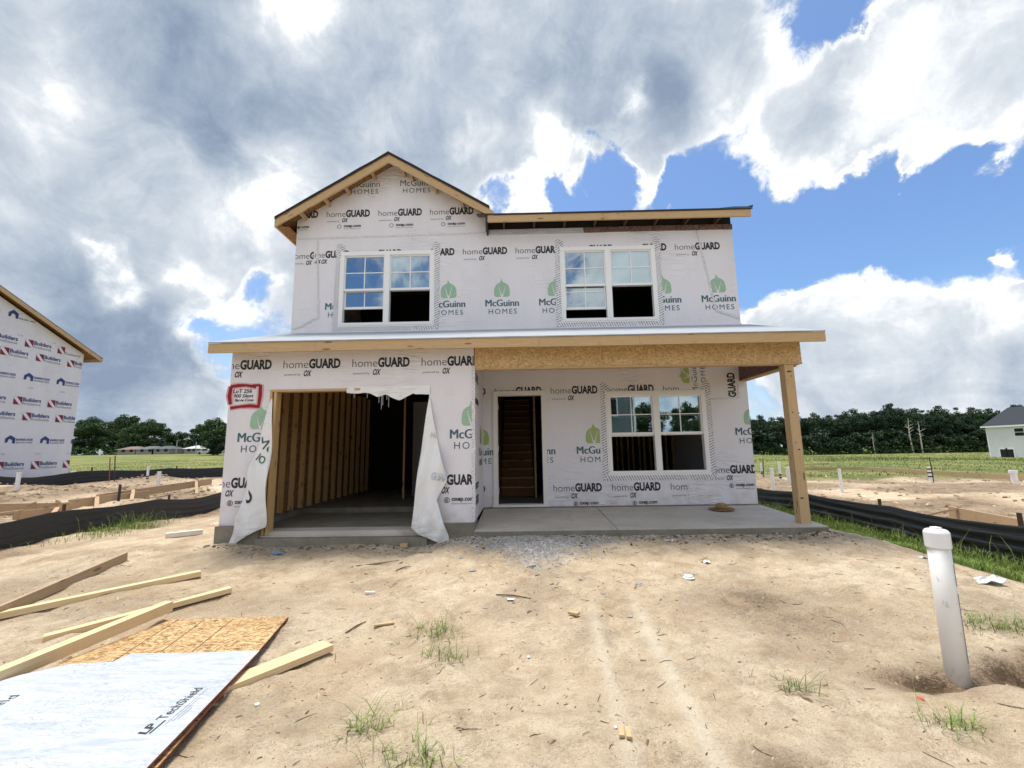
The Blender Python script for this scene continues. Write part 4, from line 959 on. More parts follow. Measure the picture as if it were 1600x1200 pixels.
# finished white house, right
fh = thing('finished_house', (62, 49, -.5), 'finished white two-storey house with dark hip roof behind the field at the right edge', 'house')
HX = 100.0; HY1 = HX/(ray(1548, 715).x/ray(1548, 715).y); HY0 = HY1-15.0
def on_x(u, v, X): d = ray(u, v); t = X/d.x; return d.y*t, CZ+d.z*t
hzb = on_x(1548, 716, HX)[1]-.3; hzt = on_x(1548, 666, HX)[1]; fh.location = (HX+5, HY1-7, hzb)
w = MB(); w.box(HX, HX+12, HY0, HY1, hzb, hzt, SIDING); w.build('wall', fh)
r = MB(); o_ = .5; zt = hzt+.02; rz = zt+4.0
A = [(HX-o_, HY0-o_, zt), (HX+12+o_, HY0-o_, zt), (HX+12+o_, HY1+o_, zt), (HX-o_, HY1+o_, zt)]; R0, R1 = (HX+6, HY0-o_, rz), (HX+6, HY1+o_, rz)
r.poly([A[0], A[1], R0], SHING); r.poly([A[1], A[2], R1, R0], SHING); r.poly([A[2], A[3], R1], SHING); r.poly([A[3], A[0], R0, R1], SHING); r.poly(A[::-1], VINYL); r.build('roof', fh)
r = MB(); r.box(HX-o_-.12, HX-o_-.01, HY0-o_, HY1+o_, zt-.30, zt, VINYL); r.box(HX-.05, HX-.01, HY1-.25, HY1+.02, hzb, hzt-.2, VINYL); r.build('white_trim', fh)
for (u0, u1, v0, v1, nm) in ((1587, 1599, 669, 681, 'window'), (1565.5, 1572.5, 702, 716, 'patio_door'), (1576, 1583.5, 702, 716, 'patio_door')):
    ya, za = on_x(u0, v1, HX); yb_, zb2 = on_x(u1, v0, HX); f_ = .25; m = MB(); m.box(HX-.06, HX-.01, yb_-f_, ya+f_, za-(f_ if nm == 'window' else 0), zb2+f_, VINYL); wo = m.build(nm, fh); zc = (za+zb2)/2
    m = MB(); m.box(HX-.09, HX-.061, yb_, ya, za, zc-.06, DARK); m.box(HX-.09, HX-.061, yb_, ya, zc+(.06 if nm == 'window' else -.055), zb2, DARK); m.build('pane', wo)
# grey house across the street, seen only mirrored in the porch window
gb = thing('street_house', (7, -20, -.4), 'grey sided house with white trim across the street, mirrored in the porch window', 'house')
w = MB(); w.box(2.0, 9.6, -32, -20, -.5, 6.4, SIDINGG); w.poly([(2, -19.99, 6.4), (9.6, -19.99, 6.4), (5.8, -19.99, 8.6)], SIDINGG); w.build('wall', gb)
r = MB(); 
for xa, xb in ((1.5, 5.8), (10.1, 5.8)):
    za, zb2 = 6.2, 8.75; r.hexa([(xa, -19.5, za), (xa, -19.5, za+.12), (xb, -19.5, zb2+.12), (xb, -19.5, zb2), (xa, -32.5, za), (xa, -32.5, za+.12), (xb, -32.5, zb2+.12), (xb, -32.5, zb2)], SHING)
r.build('roof', gb)
m = MB(); m.box(9.5, 9.66, -20.0, -19.93, -.5, 6.3, VINYL); m.box(1.94, 2.1, -20, -19.93, -.5, 6.3, VINYL); m.box(1.4, 10.2, -19.5, -19.45, 6.05, 6.25, VINYL); m.build('white_trim', gb)
for wx in (3.0, 6.9):
    m = MB(); m.box(wx, wx+1.3, -19.99, -19.9, 3.6, 5.2, VINYL); wo = m.build('window', gb); m = MB(); m.box(wx+.1, wx+1.2, -19.89, -19.88, 3.7, 5.1, DARK); m.build('pane', wo)

# ---------------------------------------------------------------- silt fences with their stakes
def silt_fence(pts, hgt, label, stakes, seed, sag=.05):
    P0 = [Vector((x, y, 0)) for x, y in pts]; Ls = [0]
    for a, b in zip(P0, P0[1:]): Ls.append(Ls[-1]+(b-a).length)
    def at(l):
        x = float(np.interp(l, Ls, [p.x for p in P0])); y = float(np.interp(l, Ls, [p.y for p in P0])); return x, y
    T = Ls[-1]; x0, y0 = at(0)
    root = thing('silt_fence', (x0, y0, G(x0, y0)), label, 'fence', 'black silt fences around the lots')
    n = int(T/.14); m = MB()
    gy = [G(*at(T*i/n)) for i in range(n+1)]
    k = np.ones(7)/7; gs = np.convolve(np.pad(gy, 3, 'edge'), k, 'valid')
    def fn(s, t):
        l = s*T; x, y = at(l); i = min(n, int(round(s*n))); x2, y2 = at(min(T, l+.1)); x1, y1 = at(max(0, l-.1)); d = Vector((x2-x1, y2-y1, 0)).normalized(); nn = Vector((-d.y, d.x, 0))
        ph = float(vn(l, seed, 2.3))*9; amp = float(S(.35, .8, vn(l, seed+5, 3.1)))
        off = (.030*math.sin(t*26+ph)+.014*math.sin(t*47+ph*1.7))*amp*math.sin(math.pi*min(1, t*1.02))+.05*(float(vn(l, seed+9, 1.2))-.5)
        h = hgt*(1-sag/hgt*math.sin(math.pi*((l % stakes)/stakes)))*(1+.10*(float(vn(l, seed+2, 4.))-.5))
        z = gs[i]-.06+t*(h+.06)
        return (x+nn.x*off, y+nn.y*off, z)
    m.grid(n, 18, fn, SILT, (T, 1)); m.build('fabric', root, smooth=True, solid=.003)
    l = .3
    while l < T:
        x, y = at(l); x2, y2 = at(min(T, l+.1)); d = Vector((x2-x, y2-y, 0)); d = d.normalized() if d.length > 0 else Vector((0, 1, 0)); nn = Vector((-d.y, d.x, 0)); s_ = MB()
        sgn = -1 if x < 0 else 1
        b = Vector((x, y, G(x, y)))-nn*.075*sgn; s_.bar(b-Vector((0, 0, .1)), b+Vector((random.uniform(-.02, .02), random.uniform(-.02, .02), hgt+.10+random.uniform(-.03, .05))), .036, .036, STAKE, up=(1, 0, 0)); s_.build('stake', root); l += stakes
    return root
silt_fence([(-9.3, 1.2), (-8.95, 4), (-8.78, 7.54), (-8.45, 12.6), (-8.4, 19)], .49, 'long taut black silt fence left of the house, in front of the form boards', 2.35, 3)
silt_fence([(6.55, 1.0), (6.35, 4.0), (6.30, 5.8), (6.40, 9.0), (6.25, 12.0), (6.0, 18)], .55, 'folded black silt fence behind the grass strip right of the porch', 2.3, 8)
silt_fence([(-18.6, 8.5), (-17.6, 14.6), (-17.0, 17.2), (-15.6, 19.4), (-14.4, 22.5), (-11, 25)], .50, 'far black silt fence running in front of the left house and along the field', 2.9, 5)

# ---------------------------------------------------------------- capped pipe in front, stub pipes on the lots
def big_pipe():
    b = gp(1497, 1062); top = 0
    root = thing('capped_pipe', (b.x, b.y, b.z-.2), 'thick upright white plastic pipe with a screw cap, standing in the sand at the right', 'pipe')
    r = .062; H = 1.02-(825-703)/FPX*b.y*1.0-b.z
    tx, tz = on_y(1462, 826, b.y); H = tz-b.z; lx = tx-b.x
    B = Vector((b.x, b.y, b.z)); T = Vector((tx, b.y, tz)); d = (T-B).normalized()
    m = MB(); m.tube([B-d*.25, B+(T-B)*.5, T-d*.10], r, PVC, 32); m.build('pipe_body', root, smooth=False).data.polygons.foreach_set('use_smooth', [True]*64+[False]*2)
    m = MB(); m.tube([T-d*.125, T-d*.120, T-d*.025, T-d*.018], [r*1.08, r*1.13, r*1.14, r*1.10], VINYL, 32); m.tube([T-d*.018, T-d*.006, T-d*.002], [r*1.10, r*.96, r*.8], VINYL, 32)
    m.bar(T-d*.003+Vector((-.022, 0, 0)), T-d*.003+Vector((.022, 0, 0)), .044, .030, VINYL); m.build('screw_cap', root, bevel=.002)
    m = MB(); m.bar(B+d*.12+Vector((.036, -.0525, 0)), B+d*.55+Vector((.036, -.0525, 0)), .006, .0015, INKG, up=(0.45, -1, 0)); m.bar(B+d*.60+Vector((.036, -.0525, 0)), B+d*.74+Vector((.036, -.0525, 0)), .007, .0015, INKG, up=(0.45, -1, 0)); m.build('printed_line', root)
big_pipe()
STUBS = [ # base pixel, top pixel, radius, label, marks
 (26,765,30,740,.055,'white stub pipe farthest left on the left lot, below the wrapped house',0),
 (112,754,116,737,.085,'thick white stub pipe by the dirt heap on the left lot',0),
 (230,750,231,728,.040,'slim white stub pipe with black tape at its foot, beside two thin rods',1),
 (247,760,249,738,.060,'plain white stub pipe right of the taped one, nearest the thick stake',0),
 (273,0,0,0,0,'',0),
 (293,744,295,728,.040,'slim white stub pipe with black bands, rightmost on the left lot',1),
 (1209,766,1205,733,.055,'white stub pipe partly behind the porch post, nearest the silt fence',0),
 (1191,742,1188,723,.040,'thin white stub pipe farthest behind the right wall corner',1),
 (1220,750,1216,721,.045,'slender white stub pipe with a black foot just left of the porch post',1),
 (1234,756,1228,731,.075,'thick white stub pipe hard against the left side of the porch post',0),
 (1316,768,1310,734,.045,'plain white stub pipe standing alone between the porch post and the taped pipe',0),
 (1456,752,1449,730,.085,'white stub pipe wound with black tape beside a dark steel rod',2),
 (1586,753,1581,735,.10,'white flared stub pipe at the right edge below the finished house',3),
]
for (bu, bv, tu, tv, r_, lab, mk) in STUBS:
    if not lab: continue
    b = gp(bu, bv); tx, tz = on_y(tu, tv, b.y); root = thing('stub_pipe', (b.x, b.y, b.z), lab, 'pipe', 'white stub pipes on the lots')
    px_ = FPX/b.y; r = min(r_, r_) ; B = Vector((b.x, b.y, b.z-.08)); T = Vector((b.x+(tx-b.x)*.3, b.y, tz)); d = (T-B).normalized(); L = (T-B).length
    m = MB(); m.tube([B, T], r, VINYL, 14); m.build('pipe_body', root)
    if mk == 0: m = MB(); m.tube([T, T+d*.03], r*1.18, VINYL, 14); m.build('cap', root)
    if mk in (1, 2):
        for q in ((.18, .30) if mk == 1 else (.38, .62, .85)): m = MB(); m.tube([B+d*L*q, B+d*(L*q+L*.08)], r*1.12, TAPEB, 14); m.build('tape_band', root)
    if mk == 3: m = MB(); m.tube([T-d*.1, T], r*1.3, VINYL, 14); m.build('flange', root)
for (bu, bv, tu, tv, lab) in ((175+0*0, 0, 0, 0, ''), (172, 750, 172, 714, ''), (184+0, 745, 180, 712, ''), (1459, 753, 1452, 714, 'dark steel rod leaning beside the black-taped stub pipe'), (187, 779, 188, 756, ''),
        (171, 752, 172, 715, 'rust-red thin rod left of the pair on the left lot'), (179, 752, 180, 712, 'dark thin rod right of the pair on the left lot'), (1193, 745, 1192, 716, 'thin dark rod behind the right corner of the house'), (185, 783, 188, 757, 'thick dark stake in front of the form boards on the left lot')):
    if not lab: continue
    b = gp(bu, bv); tx, tz = on_y(tu, tv, b.y); m = MB(); r = .018 if 'thick' not in lab else .035
    m.tube([(b.x, b.y, b.z-.1), (tx, b.y, tz)], r, REBAR if 'red' not in lab else REDEDGE, 6); tag(m.build('steel_rod' if 'rod' in lab else 'wooden_stake'), lab, 'rod' if 'rod' in lab else 'stake')

# ---------------------------------------------------------------- form boards set on the lots
def fboard(p, q, h=.25, t=.04):
    m = MB(); m.bar(Vector(p)+Vector((0, 0, h/2)), Vector(q)+Vector((0, 0, h/2)), t, h, FORM); return m.build('form_board', bevel=.003)
lots = [((0, 794, 98, 793), (98, 793, 104, 788), 'low form board lying along the near edge of the left lot')]
def fb(u0, v0, u1, v1, h, label, grp='form boards staked out on the lots', brace=()):
    a, b = gp(u0, v0), gp(u1, v1); root = thing('form_board', (a.x, a.y, a.z), label, 'board', grp); m = MB(); zz = (a.z+b.z)/2
    m.bar((a.x, a.y, a.z+h/2-.02), (b.x, b.y, b.z+h/2-.02), .04, h, FORM); m.build('board', root, bevel=.003)
    for t, dx, dy in brace:
        p = a.lerp(b, t); k = MB(); k.bar((p.x, p.y, p.z+h-.03), (p.x+dx, p.y+dy, G(p.x+dx, p.y+dy)+.03), .09, .04, FORM); k.build('brace', root); k = MB(); k.bar((p.x+.03, p.y+.02, p.z-.2), (p.x+.03, p.y+.02, p.z+h+.01), .05, .04, FORM, up=(0, 1, 0)); k.build('peg', root)
fb(-60, 806, 108, 800, .26, 'longest form board nearest the silt fence at the left edge', brace=((.62, -.9, -.5), (.86, -1.0, -.6)))
fb(20, 812, 92, 804, .20, 'short form board second from the silt fence at the left edge', brace=((.1, -.6, -.6), (.95, .35, -.5)))
fb(106, 796, 232, 778, .26, 'form board in line behind the silt fence left of the thick dark stake', brace=((.3, .5, -.5),))
fb(150, 785, 330, 757, .24, 'form board running away towards the house on the left lot', brace=((.25, .5, -.6), (.82, .5, -.6)))
fb(1486, 812, 1660, 852, .30, 'pale form board braced behind the right silt fence', brace=((.12, -.35, .5),))
fb(1240, 735, 1352, 734, .20, 'form board far off on the right lot behind the porch post')
fb(1352, 735, 1640, 752, .22, 'long form board crossing the right lot behind the taped pipe')
for (u, v, l, lab) in ((1272, 726, 2.6, 'distant pale board lying at the edge of the right field'), (1386, 717, 2.2, 'single bright board lying in the grass of the right field'), (335, 741, 2.4, 'white board lying on the far side of the left lot')):
    a = gp(u, v); m = MB(); m.bar((a.x-l/2, a.y, a.z+.06), (a.x+l/2, a.y+.2, a.z+.09), .25, .10, VINYL if 'white' in lab else CHIP); tag(m.build('loose_board'), lab, 'board')

# ---------------------------------------------------------------- lumber and sheets lying in the foreground
def lumber(name, u0, v0, u1, v1, w_, t_, mat, label, z0=.0, z1=.0, roll=0.):
    a, b = gp(u0, v0), gp(u1, v1); h = t_/2
    a = Vector((a.x, a.y, a.z+h+z0)); b = Vector((b.x, b.y, b.z+h+z1)); up = Vector((math.sin(roll), 0, math.cos(roll)))
    m = MB(); m.bar(a, b, w_, t_, mat, up=up); return tag(m.build(name, bevel=.003), label, 'board', 'loose lumber lying in the sand')
lumber('lumber_board', -60, 990, 196, 876, .038, .10, PINEG, 'grey-brown board standing on edge, farthest up the sand at the left', .0, .0)
lumber('lumber_board', -80, 985, 313, 901, .09, .055, PINEL, 'long pale board second from the top, ending near the garage flap', .01, .01)
lumber('lumber_board', 68, 1002, 360, 926, .085, .045, PINEL, 'pale narrow board third from the top, just above the plywood sheet', .0, .01)
lumber('lumber_board', -60, 1100, 262, 968, .085, .085, PINEL, 'thick fresh timber lying across the corner of the brown sheet', .03, .07)
lumber('lumber_board', 300, 1100, 512, 1016, .14, .045, PINEL, 'short wide board poking out from under the silver sheet', .0, .01)
e = gp(505, 1010); 
def sheet(name, pix, zc, th, top, edge, label, cat, draw=None, tilt=None):
    pts = []
    for u, v in pix:
        d = ray(u, v); z = zc
        t = (z-CZ)/d.z; pts.append(Vector((d.x*t, d.y*t, z)))
    m = MB(); n = len(pts); zt = tilt or (lambda x, y: 0.)
    up = [Vector((p.x, p.y, p.z+zt(p.x, p.y))) for p in pts]; dn = [p-Vector((0, 0, th)) for p in up]
    m.poly(up, top, [(p.x, p.y) for p in up]); m.poly(dn[::-1], edge)
    for i in range(n): j = (i+1) % n; m.poly([up[j], up[i], dn[i], dn[j]], edge)
    if draw: draw(m)
    return tag(m.build(name, bevel=0), label, cat)
zo = max(G(x, y) for x in np.linspace(-2.9, -1.95, 6) for y in np.linspace(2.2, 3.7, 8))+.016
def gro(m):
    for (u0, v0, u1, v1) in ((275, 970, 175, 1034), (319, 968, 250, 1019), (364, 967, 300, 1018)):
        a, b = [Vector(((zo+.0025-CZ)/ray(u, v).z*ray(u, v).x, (zo+.0025-CZ)/ray(u, v).z*ray(u, v).y, zo+.0008)) for u, v in ((u0, v0), (u1, v1))]
        m.bar(a, b, .006, .002, DEBR)
sheet('osb_sheet', [(451, 963), (268, 968), (92, 1036), (20, 1160), (250, 1160)][:4]+[(210, 1240)], zo, .012, OSBG, REDEDGE, 'golden-brown strand board sheet under the silver one, with red edges and dark lines', 'sheet', gro)
zf = zo+.034
def foil_draw(m):
    # lettering runs parallel to the right-hand edge
    def at(u, v): d = ray(u, v); t = (zf+.0015-CZ)/d.z; return Vector((d.x*t, d.y*t))
    a, b = at(236, 1143), at(318, 1075); d = (b-a); L = d.length; d.normalize(); n = Vector((-d.y, d.x)); P = Print()
    P.text('LP', -.02, .012, .085, .045, INK, .03, shear=.2); P.rect(-.015, .095, -.008, .001, INK); P.text('TechShield', .105, .003, L-.10, .052, INK, .006)
    for i in range(3): P.rect(.06+.02*i, L-.1*i, -.030-.018*i, -.027-.018*i, INKG)
    P.emit(m, lambda p, q: (a.x+d.x*p+n.x*q, a.y+d.y*p+n.y*q, zf+.0015))
    a2 = at(-120, 1165); P = Print(); P.text('TechShield', .0, .0, .45, .055, INK, .0); P.text('LP', -.16, .012, .10, .055, INK, .02)
    P.emit(m, lambda p, q: (a2.x+d.x*p+n.x*q, a2.y+d.y*p+n.y*q, zf+.0015))
sheet('foil_faced_sheet', [(406, 1016), (297, 1020), (205, 1021), (176, 1034), (110, 1037), (30, 1055), (-60, 1082), (-150, 1230), (200, 1230)], zf, .012, FOIL, REDEDGE, 'big silver-white foil faced sheet with black lettering in the lower left corner', 'sheet', foil_draw)
lumber('white_post', 258, 841, 316, 834, .09, .07, PINEL if 0 else flat('whitewashed_wood', (.66, .62, .56), .8, .12), 'short whitish post lying on the sand left of the garage', 0, 0)

# ---------------------------------------------------------------- hat on the porch
hx, hy = on_y(1128, 799, 7.72)[0], 7.72; hz = -.112+(hy-6.44)/1.76*.084+.001
root = thing('straw_hat', (hx, hy, hz), 'brown woven hat with a wide brim lying on the porch slab near the right corner', 'hat')
m = MB(); m.lathe((hx, hy, hz), [(.0, .012), (.10, .010), (.16, .004), (.195, .012), (.205, .026), (.200, .030), (.16, .014), (.10, .018)], STRAW, 36); m.build('brim', root, smooth=True)
m = MB(); m.lathe((hx, hy, hz), [(.105, .014), (.100, .05), (.092, .085), (.078, .105), (.05, .112), (.02, .104)], STRAW, 36); m.build('crown', root, smooth=True)
m = MB(); m.lathe((hx, hy, hz), [(.108, .016), (.107, .045), (.102, .046)], flat('dark_hat_band', (.14, .075, .035), .8), 36); m.build('band', root, smooth=True)

# ---------------------------------------------------------------- litter
def litter(name, u, v, fn, label, cat='litter', group=None):
    p = gp(u, v); m = MB(); fn(m, p); return tag(m.build(name, smooth=False), label, cat, group)
def crumple(mat, sx, sy_, h, n=5, seed=0):
    def f(m, p):
        r = random.Random(seed); m.grid(n, n, lambda s, t: (p.x+(s-.5)*sx+r.uniform(-.1, .1)*sx, p.y+(t-.5)*sy_+r.uniform(-.1, .1)*sy_, p.z+.004+h*abs(math.sin(s*5+seed))*r.uniform(.3, 1)), mat)
    return f
litter('bottle_cap', 402, 1102, lambda m, p: m.lathe(p, [(.012, .0), (.013, .008), (.010, .010)], WHITEP, 16), 'small white round cap in the sand right of the silver sheet')
litter('cup_lid', 1076, 904, lambda m, p: (m.lathe(p+Vector((0, 0, .004)), [(.055, .0), (.058, .006), (.046, .012), (.043, .028), (.030, .030)], WHITEP, 24)), 'white plastic cup lid lying on the sand in front of the porch')
litter('paper_scrap', 1103, 880, crumple(WHITEP, .09, .06, .03, 4, 2), 'small torn white scrap just behind the cup lid')
litter('paper_scrap', 798, 938, crumple(WHITEP, .065, .05, .01, 3, 5), 'flat white paper scrap in the middle of the yard')
litter('plastic_wrapper', 433, 866, crumple(BLUEP, .13, .07, .04, 5, 7), 'blue and clear wrapper in front of the garage opening')
litter('plastic_sheet_scrap', 1541, 910, crumple(flat('pale_plastic', (.55, .62, .66), .3), .30, .14, .06, 6, 9), 'pale clear plastic scrap in the grass right of the capped pipe')
litter('plastic_scrap', 1451, 873, crumple(flat('pale_blue_plastic', (.60, .66, .70), .3), .20, .06, .03, 6, 10), 'thin pale strip of plastic in the grass left of the capped pipe')
litter('red_cap', 1438, 1093, lambda m, p: m.lathe(p, [(.016, .0), (.018, .006), (.014, .012), (.006, .014)], REDC, 16), 'faded red plastic cap in the sand left of the capped pipe')
litter('paper_scrap', 1046, 846, crumple(WHITEP, .10, .05, .03, 4, 12), 'white scrap at the edge of the porch slab')
litter('bottle_cap', 826, 1028, lambda m, p: m.lathe(p, [(.010, .0), (.011, .007), (.008, .009)], WHITEP, 12), 'white cap beside a stone in the centre of the foreground')
litter('bottle_cap', 962, 1138, lambda m, p: m.lathe(p, [(.008, .0), (.009, .006), (.007, .008)], WHITEP, 12), 'white cap next to two wood offcuts at the bottom of the yard')
def off(m, p): m.bar(p+Vector((0, -.03, .01)), p+Vector((.01, .05, .012)), .028, .012, CHIP)
litter('wood_offcut', 970, 1148, off, 'left of two tiny wood offcuts by the white cap', 'offcut'); litter('wood_offcut', 981, 1150, off, 'right of two tiny wood offcuts by the white cap', 'offcut')
litter('wood_offcut', 896, 962, lambda m, p: m.bar(p+Vector((-.03, .03, .015)), p+Vector((.04, -.03, .02)), .05, .02, CHIP), 'tilted pale offcut right of the centre of the yard', 'offcut')
litter('wood_offcut', 600, 977, lambda m, p: m.bar(p+Vector((-.08, -.02, .01)), p+Vector((.08, .03, .012)), .03, .012, CHIP), 'slim pale offcut behind the grass tuft left of centre', 'offcut')
litter('wood_offcut', 631, 856, lambda m, p: m.bar(p+Vector((-.05, 0, .03)), p+Vector((.05, 0, .035)), .05, .05, CHIP), 'small square block at the foot of the garage slab', 'offcut')
litter('wood_offcut', 578, 928, lambda m, p: m.bar(p+Vector((-.05, 0.01, .012)), p+Vector((.05, 0, .012)), .02, .018, WHITEP), 'short whitish stick left of the yard centre', 'offcut')
def rock(seed, r):
    def f(m, p):
        rr = random.Random(seed); m.lathe(p-Vector((0, 0, r*.35)), [(r*rr.uniform(.7, 1), 0), (r*1.05, r*.35), (r*.85, r*.65), (r*.4, r*.8)], ROCK, 7)
        m.v = [(x+rr.uniform(-.22, .22)*r, y+rr.uniform(-.22, .22)*r, z+rr.uniform(-.15, .15)*r) for x, y, z in m.v]
    return f
for k, (u, v, r, lab) in enumerate(((999, 914, .045, 'dark grey stone right of centre in the yard'), (739, 892, .045, 'flat grey stone in front of the porch step'), (832, 884, .055, 'biggest grey lump at the front of the gravel heap'), (722, 872, .03, 'brown-grey stone left of the gravel heap'), (942, 927, .026, 'small dark stone just left of the yard ruts'), (985, 963, .024, 'small grey stone by the ruts'), (907, 905, .022, 'small grey stone between gravel heap and cup lid'))):
    litter('stone', u, v, rock(k+3, r), lab, 'stone', 'stones in the yard')

# ---------------------------------------------------------------- grass, weeds, gravel, chips
def blades(mb, pts, h, wd, mat, lean=.5, rnd=random):
    for (x, y, z) in pts:
        a = rnd.uniform(0, 6.283); H = h*rnd.uniform(.45, 1.25); ln = lean*H*rnd.uniform(.1, 1.3); dx, dy = math.cos(a), math.sin(a); w_ = wd*rnd.uniform(.6, 1.3); nx, ny = -dy*w_, dx*w_
        p0 = (x-nx, y-ny, z-.01); p1 = (x+nx, y+ny, z-.01); m0 = (x+dx*ln*.35-nx*.7, y+dy*ln*.35-ny*.7, z+H*.6); m1 = (x+dx*ln*.35+nx*.7, y+dy*ln*.35+ny*.7, z+H*.6); tp = (x+dx*ln, y+dy*ln, z+H*rnd.uniform(.75, 1))
        i = len(mb.v); mb.v += [p0, p1, m1, m0, tp]; k = mb.m(mat); mb.f += [(i, i+1, i+2, i+3), (i+3, i+2, i+4)]; mb.mi += [k, k]; mb.uv += [[(0, 0)]*4, [(0, 0)]*3]
def cluster(n, fx): 
    X, Y = fx(n); Z = gh(X, Y); return np.stack([X, Y, Z], -1)
def gstrip(n):
    Y = 1.6+12.5*RS.rand(n)**1.15; X = 5.15+1.2*RS.rand(n)**.85; keep = (X > 5.15+.45*(fbm(X, Y, .8, 3)-.35)*2)&(fbm(X, Y, .5, 3, .5, 4.) > .33); return X[keep], Y[keep]
m = MB(); blades(m, cluster(36000, gstrip), .095, .0030, GRASSM, 1.0)
def gstrip2(n): Y = 1.6+11.5*RS.rand(n); X = 6.22-.35*RS.rand(n)**2; return X, Y
blades(m, cluster(3500, gstrip2), .20, .0035, GRASSM, .8)
tag(m.build('grass_strip'), kind='stuff', label='short green grass along the foot of the right silt fence', cat='grass')
m = MB(); X_ = 6.15-.5*RS.rand(170); Y_ = 2+10*RS.rand(170); blades(m, np.stack([X_, Y_, gh(X_, Y_)], -1), .42, .0035, GRASSD, .9); tag(m.build('tall_grass_stalks'), kind='stuff', label='tall thin grass stalks against the right silt fence', cat='grass')
m = MB(); blades(m, cluster(700, lambda n: (-8.25+.22*RS.randn(n), 9.2+.6*RS.randn(n))), .13, .004, GRASSM, .9); blades(m, cluster(120, lambda n: (-8.25+.2*RS.randn(n), 9.5+.5*RS.randn(n))), .36, .004, GRASSM, .9)
blades(m, cluster(160, lambda n: (-8.55+.06*RS.randn(n), 6.4+.9*RS.rand(n))), .06, .004, GRASSM, .8)
tag(m.build('grass_patch'), kind='stuff', label='green grass growing against the left silt fence', cat='grass')
# rough grass of the open fields
def far_(n, x0, x1, y0, y1, pw=1.6): Y = y0+(y1-y0)*RS.rand(n)**pw; X = x0+(x1-x0)*RS.rand(n); k = fbm(X, Y, 6., 3) > .34; return X[k], Y[k]
m = MB()
blades(m, cluster(26000, lambda n: far_(n, 6, 75, 23, 75)), .10, .020, GRASSF, 1.9); blades(m, cluster(16000, lambda n: far_(n, -70, -8, 34, 90)), .14, .022, GRASSF, 1.2)
blades(m, cluster(9000, lambda n: far_(n, 30, 190, 75, 150, 1.)), .16, .09, GRASSF, 1.9); blades(m, cluster(1500, lambda n: (40+10*RS.randn(n), 47+3*RS.randn(n))), .35, .02, GRASSM, .9)
tag(m.build('field_grass'), kind='stuff', label='rough yellow-green grass covering the open fields behind the house', cat='grass')
TUFTS = [(680, 992, 60, .13, 'thick green grass tuft left of the yard centre'), (692, 1028, 40, .13, 'grass tuft right below the thickest one'), (665, 1052, 16, .10, 'small flat weed below the two middle tufts'), (574, 1140, 42, .13, 'green grass tuft at the lower left of the yard'), (650, 1200, 70, .13, 'broad pale grass tuft at the bottom edge'),
 (740, 1092, 7, .16, 'sparse three-bladed weed in the lower centre'), (875, 1056, 10, .14, 'thin wispy weed near the white cap'), (527, 1028, 14, .12, 'thin weed by the end of the short wide board'), (1248, 1078, 34, .13, 'greyish weed tuft in the right foreground'), (1296, 1125, 16, .12, 'wispy weed below the greyish tuft'), (1480, 1135, 42, .13, 'green tuft at the lower right below the pipe'), (1425, 1050, 24, .15, 'weeds just left of the foot of the capped pipe'), (1468, 1060, 22, .12, 'weeds in front of the foot of the capped pipe'), (1540, 975, 60, .11, 'grass tuft right of the capped pipe'), (1588, 985, 70, .13, 'grass tuft at the right edge behind the capped pipe'), (1355, 992, 14, .10, 'flat weed on the slope left of the capped pipe'), (1460, 1170, 12, .10, 'tiny weed beneath the lower right tuft'), (820, 1190, 20, .12, 'dry weed at the bottom edge right of centre'), (676, 1098, 6, .13, 'single curled weed above the lower left tuft'), (1220, 1158, 8, .07, 'tiny leafy weed at the bottom right of centre')]
for (u, v, n, h, lab) in TUFTS:
    p = gp(u, v); m = MB(); sp_ = .014+.0009*n
    pts = [(p.x+random.gauss(0, sp_*1.5), p.y+random.gauss(0, sp_), 0) for _ in range(n)]; pts = [(x, y, G(x, y)) for x, y, _ in pts]
    blades(m, pts, h*.80, .0026, GRASSM if 'green' in lab or 'grass' in lab else GRASSD, 2.2)
    if n > 30: blades(m, pts, h*.36, .0026, GRASSM, 2.4); tag(m.build('grass_tuft'), lab, 'weed', 'weeds growing in the sand')
def chips(n, fx, smin, smax, mats, name, label, flatness=.5):
    m = MB(); X, Y = fx(n); Z = gh(X, Y)
    for x, y, z in zip(X, Y, Z):
        s_ = random.uniform(smin, smax)*random.random()**1.6+smin; a = random.uniform(0, 3.14); l = s_*random.uniform(1, 2.2); mt = random.choice(mats)
        i = len(m.v); c, d = math.cos(a), math.sin(a); pts = []
        for (px_, py_, pz_) in ((-1, -.5, 0), (1, -.6, 0), (.8, .6, 0), (-.9, .5, 0), (-.5, -.2, 1), (.6, -.2, 1), (.4, .3, .9), (-.4, .3, .8)):
            px2, py2 = px_*l*random.uniform(.7, 1.1), py_*s_*random.uniform(.7, 1.1); pts.append((x+px2*c-py2*d, y+px2*d+py2*c, z-.003+pz_*s_*flatness*random.uniform(.7, 1.2)))
        m.v += pts; k = m.m(mt); m.f += [(i+4, i+5, i+6, i+7), (i, i+1, i+5, i+4), (i+1, i+2, i+6, i+5), (i+2, i+3, i+7, i+6), (i+3, i, i+4, i+7)]; m.mi += [k]*5; m.uv += [[(0, 0)]*4]*5
    return tag(m.build(name), kind='stuff', label=label, cat='debris')
def heap(n): Y = 6.42-np.abs(.50*RS.randn(n)); X = .22+(.16+.42*np.clip((Y-5.1)/1.3, 0, 1))*RS.randn(n); return X, Y
chips(9000, heap, .004, .022, [ROCK, ROCK, flat('light_gravel', (.46, .45, .44), .9, .2, 25)], 'gravel_heap', 'heap of grey gravel at the edge of the porch slab', .8)
